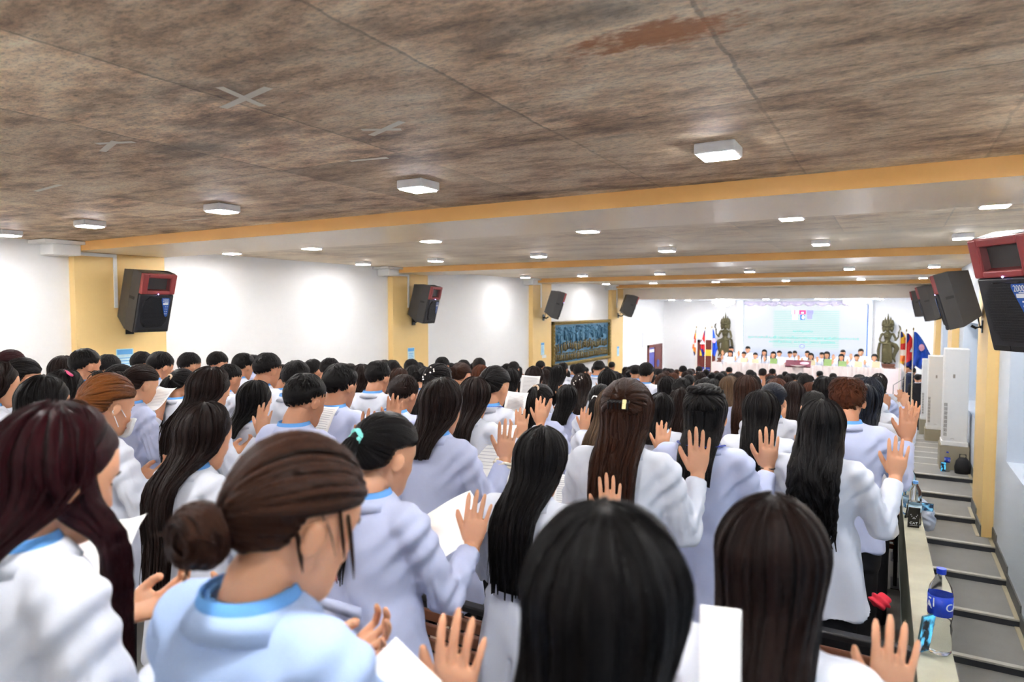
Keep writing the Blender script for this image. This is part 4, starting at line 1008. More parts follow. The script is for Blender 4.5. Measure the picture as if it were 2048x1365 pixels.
def cap(Lk, M, short=False, lift=.004, frac=1.0, tied=False):
    n, k = 56, 22; v = []
    for j in range(k + 1):
        for i in range(n):
            az = i * 360 / n; t = (hairline_t(az) if tied else hairline(az, short)) * frac * j / k
            l = lift * (1 - max(0, (j / k - .8) / .2)) - .004 * max(0, (j / k - .9) / .1)
            v.append(scalp(sph(np.array(az), np.array(max(t, .5))), l))
    m = MB(); m.add(xf(M, np.array(v)), [(j * n + i, (j + 1) * n + i, (j + 1) * n + (i + 1) % n, j * n + (i + 1) % n) for j in range(k) for i in range(n)] + [tuple(range(n))])
    Lk.raw(m, lambda q: np.column_stack([np.tile(np.arange(n) / n * 6, k + 1), np.repeat(np.arange(k + 1) / k * .3, n)]))
def back_y(z, x):
    """how far back the coat stands at height z, so hanging hair lies on it"""
    b = np.interp(z, [.8, 1.0, 1.1, 1.2, 1.28, 1.33, 1.38], [-.150, -.135, -.125, -.132, -.120, -.095, -.07])
    return b * np.sqrt(np.clip(1 - (x / .235) ** 2, .05, 1)) - .012
def hang(Lk, M, rg, az, length, w=.011, wave=0, wl=.16, tighten=.86, t0=1, lift0=.006, gather=0, fall=False):
    s = 1 if ((az + 180) % 360) - 180 > 0 else -1; a0 = abs(((az + 180) % 360) - 180); Mi = np.array(M); up = np.array((0, 0, 1.))
    pts = []; nr = []; lim = hairline(az); lift = lift0 + rg.uniform(0, .008); ph = rg.uniform(0, 6.28) * (.10 if wave > .015 else .35) + (round(az / 34) * 1.9)
    ts = np.linspace(t0, 120, 16)
    for t in ts:
        a = a0
        if a0 < 78: a = a0 + (88 - a0) * float(sstep(10, 78, t))         # the fringe is combed to the sides
        d = sph(np.array(s * a), np.array(t)); p_ = scalp(d, lift); q = (Mi[:3, :3] @ p_) + Mi[:3, 3]; nw = Mi[:3, :3] @ (d / SR); nw /= np.linalg.norm(nw)
        if nw[2] < .06 and len(pts) > 2: break
        pts.append(q); nr.append(nw)
    q = pts[-1].copy(); nw = nr[-1]; x0, y0 = q[0], q[1]; z = q[2]; zt = z; c = (np.array(M) @ np.array((0, -.01, 0, 1)))[:3]
    end = zt - length
    while z > end:
        z -= .036
        u = min(1, (zt - z) / .16)
        k_ = 1 - (1 - tighten) * math.sin(min(1, u) * math.pi / 2) * (1 if not gather else 1)
        x = c[0] + (x0 - c[0]) * k_; y = c[1] + (y0 - c[1]) * k_
        g = float(sstep(1.45, 1.32, z))
        if fall and (s > 0 or fall == 2) and a0 < 125:                                  # this side drops in front of the shoulder
            y = y + (c[1] + .085 + .02 * math.sin(az) - y) * g * .9; x = x + (.085 * s - x) * g * .6
        else:
            yb = back_y(z, x) - rg.uniform(0, .001) - lift * 1.6
            y = y + (min(y - .02, yb) - y) * g if y > yb else y + (min(y, yb) - y) * g
            x = x * (1 - .16 * g)
        if gather: x = x * (1 - gather * g)
        amp = wave * float(sstep(0, .25, zt - z))
        x += amp * math.sin((zt - z) / wl * 6.28 + ph); y += amp * .7 * math.cos((zt - z) / wl * 6.28 + ph * 1.3) - amp * .4
        pts.append(np.array((x, y, z))); nn = np.array((x - c[0], y - c[1] - .0, 0)); nn = nn / (np.linalg.norm(nn) + 1e-6); nn = nn * (1 - g) + np.array((x * 2, -1, 0)) * g; nr.append(nn)
    pts = np.array(pts); pts[1:-1] = (pts[:-2] + pts[1:-1] * 2 + pts[2:]) / 4
    Lk.lock(pts, w * rg.uniform(.8, 1.25) * (1.45 if wave < .01 else 1.1), .0030, np.array(nr), taper=.12)
def inner_fall(Lk, M, length, tighten=.86):
    """dark inner mass so that no light shows between the hanging locks"""
    c = (np.array(M) @ np.array((0, -.02, 0, 1)))[:3]; m = MB(); zs = np.linspace(0, length, 10); pts = []; rx = []; ry = []
    for h in zs:
        z = c[2] + .03 - h; g = float(sstep(1.45, 1.32, z)); yb = back_y(z, 0) - .004
        pts.append((c[0] * (1 - .2 * g), (c[1] - .022) * (1 - g) + min(c[1] - .03, yb) * g, z)); rx.append(.070 * (1 - .0 * g) * (1 if h < length * .7 else .75)); ry.append(.066 * (1 - g) + .010 * g)
    m.tube(pts, rx, ry, n=20); Lk.raw(m, lambda q: np.column_stack([np.arctan2(q[:, 1], q[:, 0]), q[:, 2] * 2]))
def swept(Lk, M, rg, tie, n=150, w=.010, lift=.006, short=False, tmax=1.0, jit=0):
    """locks combed over the scalp from the hairline to a tie point"""
    tie = np.array(tie, float); tie /= np.linalg.norm(tie); Mi = np.array(M)
    for i in range(n):
        az = -180 + 360 * (i + .5) / n; t = hairline_t(az) * (rg.uniform(.55, 1.0) if i % 2 else 1) * tmax
        d0 = sph(np.array(az), np.array(t)); om = math.acos(max(-1, min(1, float(d0 @ tie)))); pts = []; nr = []
        if om < .12: continue
        l = lift + rg.uniform(0, .004)
        for u in np.linspace(0, 1, 11):
            d = (math.sin((1 - u) * om) * d0 + math.sin(u * om) * tie) / math.sin(om); d = d + jit * rg.uniform(-1, 1) * .03
            q = scalp(d, (-.002 if u == 0 else l) + .005 * math.sin(u * math.pi)); pts.append(Mi[:3, :3] @ q + Mi[:3, 3]); nr.append(Mi[:3, :3] @ d)
        Lk.lock(pts, w * rg.uniform(.8, 1.2), .0035, np.array(nr), taper=.6)
def tail(Lk, rg, p0, dirs, length, n=46, r=.022, w=.007, wave=0, ymin=True):
    """a bunch of locks leaving a tie: out along dirs, then down"""
    for i in range(n):
        a = rg.uniform(0, 6.28); rr = r * math.sqrt(rg.random()); L_ = length * rg.uniform(.78, 1.03); pts = []; ph = rg.uniform(0, 2) + (i % 5)
        p_ = np.array(p0) + .3 * rr * np.array((math.cos(a), 0, math.sin(a))); v_ = np.array(dirs, float) + .25 * np.array((math.cos(a), rg.uniform(-.3, .3), math.sin(a)))
        st = .028; s_ = 0
        while s_ < L_:
            pts.append(p_.copy()); v_ = v_ * .72 + np.array((0, 0, -1)) * .28 * 1.3; v_ /= np.linalg.norm(v_); p_ = p_ + v_ * st; s_ += st
            sp = min(1, s_ / .12); tgt = np.array(p0) + np.array((math.cos(a) * rr * 1.3, 0, 0)); p_[0] += (tgt[0] - p_[0]) * .2
            if ymin: p_[1] = min(p_[1], float(back_y(p_[2], p_[0])) - .004 - .35 * rr * (1 + math.sin(a))) if p_[2] < 1.36 else p_[1]
            if wave: p_ = p_ + np.array((math.cos(s_ * 40 + ph), math.sin(s_ * 40 + ph), 0)) * wave * sp
        Lk.lock(pts, w * rg.uniform(.8, 1.3), .0035, np.array((math.cos(a) * .6, -1, 0)), taper=.2)
def short_locks(Lk, M, rg, top=.045, n=520, mess=.35, curl=0, side_len=.012, flat=1.0):
    Mi = np.array(M)
    for i in range(n):
        az = rg.uniform(-180, 180); lim = hairline(az, True); t = math.degrees(math.acos(1 - rg.random() * (1 - math.cos(math.radians(lim)))))
        u = t / lim; L_ = top * (1 - u) ** .6 + side_len * u; a = abs(az); d = sph(np.array(az), np.array(t)); d2 = sph(np.array(az + rg.uniform(-25, 25) * mess), np.array(t + 20))
        if a < 70 and u < .95: d2 = sph(np.array(az * .6 + rg.uniform(-30, 30) * mess), np.array(t + 24))
        fl_ = (d2 - d); fl_ /= np.linalg.norm(fl_); l0 = .007 * (1 - u) + (.014 if u < .6 else .010 * (1 - u)) * flat ; pts = []; ph = rg.uniform(0, 6)
        for s_ in np.linspace(0, 1, 5):
            q = scalp(d, 0) + fl_ * L_ * s_ + d * (l0 * math.sin(min(1, s_ * 1.3) * 1.8) + rg.uniform(0, .003) * mess - .008 * s_ * s_ * (L_ / .045) + .001)
            if curl: q = q + curl * np.array((math.sin(s_ * 7 + ph), math.cos(s_ * 7 + ph), math.sin(s_ * 5 + ph))) * s_
            pts.append(Mi[:3, :3] @ q + Mi[:3, 3])
        Lk.lock(pts, .0062, .0020, Mi[:3, :3] @ d, taper=.15, m=4)
HAIR = {}
def hair_mesh(style, seed=1, pitch=16, yaw=0, roll=0, dense=1.0):
    key = (style, seed, pitch, yaw, roll)
    if key in HAIR: return HAIR[key]
    rg = random.Random(seed * 77 + 5); M = head_matrix(pitch, yaw, roll); Lk = Locks(); Mi = np.array(M)
    W = lambda p_: Mi[:3, :3] @ np.array(p_, float) + Mi[:3, 3]
    def around(n, fn):
        for i in range(n): fn(-180 + 360 * (i + rg.uniform(-.3, .3)) / n)
    if style.startswith('long'):
        kind = style; length = {'long_short': .20, 'long': .40, 'long_very': .62, 'long_wavy': .46, 'long_half': .50, 'long_bob': .13, 'long_front': .50, 'long_both': .42}[kind]
        cap(Lk, M, lift=.007); inner_fall(Lk, M, length + .02)
        wv = .021 if kind == 'long_wavy' else .003 if kind == 'long_half' else .0012
        nn = int(150 * dense)
        ff = {'long_front': 1, 'long_both': 2}.get(kind, 0); wv = .014 if ff == 1 else wv
        around(nn, lambda az: hang(Lk, M, rg, az, length * rg.uniform(.9, 1.04), fall=ff, wave=wv, wl=.19 if wv > .015 else .13, tighten=1.06 if kind == 'long_wavy' else .86, w=.0115 if dense == 1 else .009))
        around(nn // 2, lambda az: hang(Lk, M, rg, az, length * rg.uniform(.80, 1.0), fall=ff, wave=wv * 1.3, wl=.15, w=.009, t0=25, lift0=.009))
        around(22, lambda az: hang(Lk, M, rg, az, length * rg.uniform(.6, .97), wave=.006, w=.0022, t0=8, lift0=.014))
        if kind == 'long_half':
            swept(Lk, M, rg, (0, -1, .12), n=90, tmax=.8, lift=.012); tail(Lk, rg, W((0, -.118, .01)), (0, -.35, -1), .50, n=34, r=.03, w=.010, wave=.004)
    elif style.startswith('pony'):
        cap(Lk, M, tied=True); ty = {'pony_low': (0, -1, -.25), 'pony': (0, -1, .12), 'pony_high': (0, -.9, .55)}[style]
        swept(Lk, M, rg, ty); p_ = scalp(ty, .014); tail(Lk, rg, W(p_), (0, -.8, .0 if style != 'pony_high' else .35), {'pony_low': .34, 'pony': .42, 'pony_high': .5}[style], n=60, r=.034, wave=.003)
        Lk.raw(MB().ball(W(p_ * .97), (.022, .022, .02), nu=12, nv=8), lambda q: q[:, :2] * 8)
    elif style in ('bun', 'bun_low'):
        cap(Lk, M, tied=True); ty = (0, -1, -.1) if style == 'bun' else (-.14, -.95, -.38); swept(Lk, M, rg, ty, n=190, w=.0085); c = scalp(ty, .030); cw = W(c) + np.array((0, -.008, -.022 if style == 'bun_low' else 0))
        Lk.raw(MB().ball(cw, (.040, .032, .038), nu=16, nv=12), lambda q: q[:, :2] * 8)
        for i in range(46):   # wound locks
            tilt_ = rg.uniform(-.5, .5); a0 = rg.uniform(0, 6.28); r = rg.uniform(.03, .047); pts = []; nr = []
            ax = Matrix.Rotation(tilt_, 3, 'X') @ Matrix.Rotation(rg.uniform(-.5, .5), 3, 'Z')
            for u in np.linspace(0, 1, 12):
                a = a0 + u * 3.6; o = Vector((math.cos(a) * r, rg.uniform(-.002, .002) - .018 * math.cos((r - .03) * 70), math.sin(a) * r)); o = ax @ o; pts.append(cw + np.array(o)); nr.append(np.array(o) + np.array((0, -.02, 0)))
            Lk.lock(pts, .007, .005, np.array(nr), taper=.5, root=.5)
        for i in range(0 if style == 'bun' else 7): tail(Lk, rg, W(scalp(sph(np.array(rg.uniform(50, 130) * rg.choice((-1, 1))), np.array(rg.uniform(78, 92))), .006)), (rg.uniform(-.2, .2), rg.uniform(-.2, .6), -1), rg.uniform(.05, .13), n=1, r=.01, w=.0008, ymin=False)
        for i in range(14): tail(Lk, rg, cw + np.array((rg.uniform(-.05, .05), -.01, rg.uniform(-.02, .05))), (rg.uniform(-1, 1), -.3, rg.uniform(-.2, .8)), rg.uniform(.05, .09), n=1, r=.01, w=.004, ymin=False)
    elif style == 'braid':
        cap(Lk, M, tied=True); ty = (0, -1, .0); swept(Lk, M, rg, ty); p0 = W(scalp(ty, .012)); L_ = .46
        for k in range(3):
            for q in range(5):
                pts = []; nr = []
                for u in np.linspace(0, 1, 52):
                    z = p0[2] - u * L_; a = u * 34 + k * 2.094; env = .020 * (1 - .45 * u)
                    y = min(p0[1] - .008, float(back_y(z, 0)) - .016) if z < 1.40 else p0[1] - .008 - .02 * u
                    pts.append((p0[0] + env * math.sin(a) + .003 * math.cos(q * 1.3), y + env * .55 * math.sin(2 * a) + .003 * math.sin(q * 1.3), z)); nr.append((math.sin(a), -1, 0))
                Lk.lock(pts, .0085 * (1 - .1 * q), .007, np.array(nr), taper=.3)
    elif style == 'updo_long':
        cap(Lk, M, lift=.007); inner_fall(Lk, M, .28); around(130, lambda az: hang(Lk, M, rg, az, .27 * rg.uniform(.9, 1.05), wave=.002, w=.011, tighten=.8)); swept(Lk, M, rg, (0, -.9, .45), n=90, tmax=.75, lift=.012)
        for k in range(3):
            pts = [W(scalp(sph(np.array(az), np.array(38. + 6 * math.sin(az / 9 + k * 2.1))), .024 + .006 * math.cos(az / 9 + k * 2.1))) for az in np.linspace(100, 262, 40)]
            nr = [Mi[:3, :3] @ sph(np.array(az), np.array(38.)) for az in np.linspace(100, 262, 40)]; Lk.lock(pts, .011, .009, np.array(nr), taper=.6)
    elif style == 'short': cap(Lk, M, True, lift=.008); short_locks(Lk, M, rg, mess=.3, flat=.5)
    elif style == 'short_full': cap(Lk, M, True, lift=.012); short_locks(Lk, M, rg, top=.060, mess=.6, side_len=.022, flat=.7)
    elif style == 'short_curly': cap(Lk, M, True, lift=.012); short_locks(Lk, M, rg, top=.060, mess=1.2, curl=.007, side_len=.036, n=620)
    me = Lk.mesh(); HAIR[key] = me; return me

NPEOPLE = [0]
def attach(name, me, m, par):
    """objects may share a mesh while each carries its own material"""
    o = bpy.data.objects.new(name, me); COL.objects.link(o); o.parent = par
    if not me.materials: me.materials.append(m)
    if me.materials[0] is not m:
        o.material_slots[0].link = 'OBJECT'; o.material_slots[0].material = m
    return o
def person(x, y, zf, h, rz, label, style='long', color='black', sex='f', pose='a', coat=None, skin=None, seed=1, group=None, pitch=20, yaw=0, roll=0,
           hem=None, extras=(), suit=False, shoes=False, face=False, shirt=True, dense=1.0, fine=.0110):
    e = empty('person', (x, y, zf), rz, label, 'person', group); k = h / 1.60; e.scale = (k, k, k)
    if pitch == 20: pitch = {1: 20, 2: 27, 3: 13}[seed] if style in ('long', 'short', 'short_full') else 20
    sk = skin or (SKIN if sex == 'f' else SKIN2); hem = hem or (.62 if sex == 'f' else .70)
    if suit: hem = .80
    coat = coat or COATL
    attach('body', body_mesh(sex, pose, pitch, yaw, roll, fine), sk, e)
    attach('hair', hair_mesh(style, seed, pitch, yaw, roll, dense), HM[color], e)
    c = attach('jacket' if suit else 'lab_coat', coat_mesh(sex, pose, hem, suit), coat, e)
    if shirt: attach('shirt_collar', PT['shirt'], BLUESH if not suit else COATW, e)
    attach('coat_collar', PT['lapel'], coat, c)
    attach('trousers', PT['trousers_' + sex], TROU if not suit else coat, e)
    if shoes:
        attach('shoe', PT['shoe_l'], SHOE, e); attach('shoe', PT['shoe_r'], SHOE, e)
    M = head_matrix(pitch, yaw, roll)
    if face:
        for nm_, me, m in FB.setdefault((pitch, yaw, roll), face_bits(M)): attach(nm_, me, m, e)
    for ex in extras: EXTRA[ex](e, c, M)
    return e
FB = {}
def _claw(e, c, M):
    m = MB()
    for k in range(6): m.tube([(-.035 + k * .014, -.122, .035), (-.035 + k * .014, -.140, .02), (-.035 + k * .014, -.128, .0)], .003, n=6, M=M)
    m.box((-.042, -.132, .022), (.042, -.124, .034), M=M, bev=.003); m.build('hair_clip', BLACKM, e); MB().box((.018, -.142, .0), (.032, -.136, .034), M=M).build('clip_plate', mat('pale_gold', srgb(212, 200, 150), .3, .6), e)
def _scr(color, ty=(0, -1, .12)):
    def f(e, c, M):
        p_ = scalp(ty, .016); m = MB(); A = np.linspace(0, 2 * math.pi, 25)
        pts = [(p_[0] + .020 * math.cos(a), p_[1] + .004 * math.sin(5 * a), p_[2] + .020 * math.sin(a)) for a in A]; m.tube(pts, .008, n=8, M=M, cap=False); m.build('hair_tie', color, e, smooth=True)
    return f
def _pearls(e, c, M):
    m = MB()
    for k in range(7): m.ball(tuple(scalp((math.sin(k * .9) * .35, -.85, .55 - k * .12), .024)), .006, nu=8, nv=6, M=M)
    m.build('hair_pearls', mat('pearl', srgb(236, 228, 222), .25), e)
def _mask(e, c, M):
    m = MB(); v = []; n = 14
    for j in range(9):
        z = -.110 + j * .0105
        for i in range(n + 1):
            a = -1.15 + 2.3 * i / n; cy, rx, ry = interp(z, HEADTAB); v.append(((rx + .012) * math.sin(a) * 1.06, cy + (ry + .020) * math.cos(a) ** .7 + .008, z))
    m.add(xf(M, np.array(v)), [(j * (n + 1) + i, j * (n + 1) + i + 1, (j + 1) * (n + 1) + i + 1, (j + 1) * (n + 1) + i) for j in range(8) for i in range(n)])
    o = m.build('face_mask', mat('white_mask_fabric', srgb(232, 236, 238), .8), e, smooth=True); md = o.modifiers.new('s', 'SOLIDIFY'); md.thickness = .002
    for s in (-1, 1): MB().tube([tuple(M @ Vector(q)) for q in ((s * .066, .05, -.03), (s * .078, .02, -.01), (s * .084, -.012, .012), (s * .082, -.02, -.02), (s * .07, .03, -.075))], .0016, n=5).build('ear_loop', MATS['white_mask_fabric'], o)
def _lanyard(e, c, M): attach('lanyard', PT['lanyard'], LANY, e)
def _belt(e, c, M):
    attach('half_belt', PT['belt'], c.material_slots[0].material, c)
def _bracelet(col):
    def f(e, c, M):
        A = np.linspace(0, 6.2832, 21); P = POSES['a']; w_ = Vector(P[1]); MB().tube([(w_.x + .029 * math.cos(a), w_.y + .022 * math.sin(a), w_.z + .0) for a in A], .003, n=6, cap=False).build('bracelet', col, e)
    return f
def _pinkclip(e, c, M): MB().box((.0, -.01, 0), (.05, .01, .012), M=M @ T(.03, -.05, .118) @ rot(0, .4, .3), bev=.004).build('hair_clip', mat('pink_clip', srgb(226, 82, 130), .4), e)
def _lace(e, c, M):
    w_ = Vector(POSES['a'][1]); m = MB(); A = np.linspace(0, 6.2832, 37)
    for r_, dz in ((.040, -.028), (.044, -.014)): m.tube([(w_.x + (r_ + .003 * math.sin(7 * a)) * math.cos(a), w_.y - .006 + (r_ + .003 * math.sin(7 * a)) * math.sin(a), w_.z + dz + .004 * math.sin(5 * a)) for a in A], .007, n=6, cap=False)
    m.build('lace_cuff', mat('cream_lace', srgb(222, 214, 196), .8, var=.2, scale=60), c, smooth=True)
EXTRA = {'claw': _claw, 'teal_tie': _scr(mat('teal_hair_tie', srgb(120, 208, 200), .5)), 'beige_tie': _scr(mat('beige_scrunchie', srgb(212, 186, 158), .7)), 'white_tie': _scr(mat('white_hair_tie', srgb(230, 230, 230), .6), (0, -1, -.25)),
         'high_tie': _scr(MATS['beige_scrunchie'], (0, -.9, .55)), 'pearls': _pearls, 'mask': _mask, 'lanyard': _lanyard, 'belt': _belt, 'red_string': _bracelet(mat('red_thread', srgb(196, 52, 40), .6)),
         'dark_band': _bracelet(BLACKM), 'pink_clip': _pinkclip, 'lace': _lace}
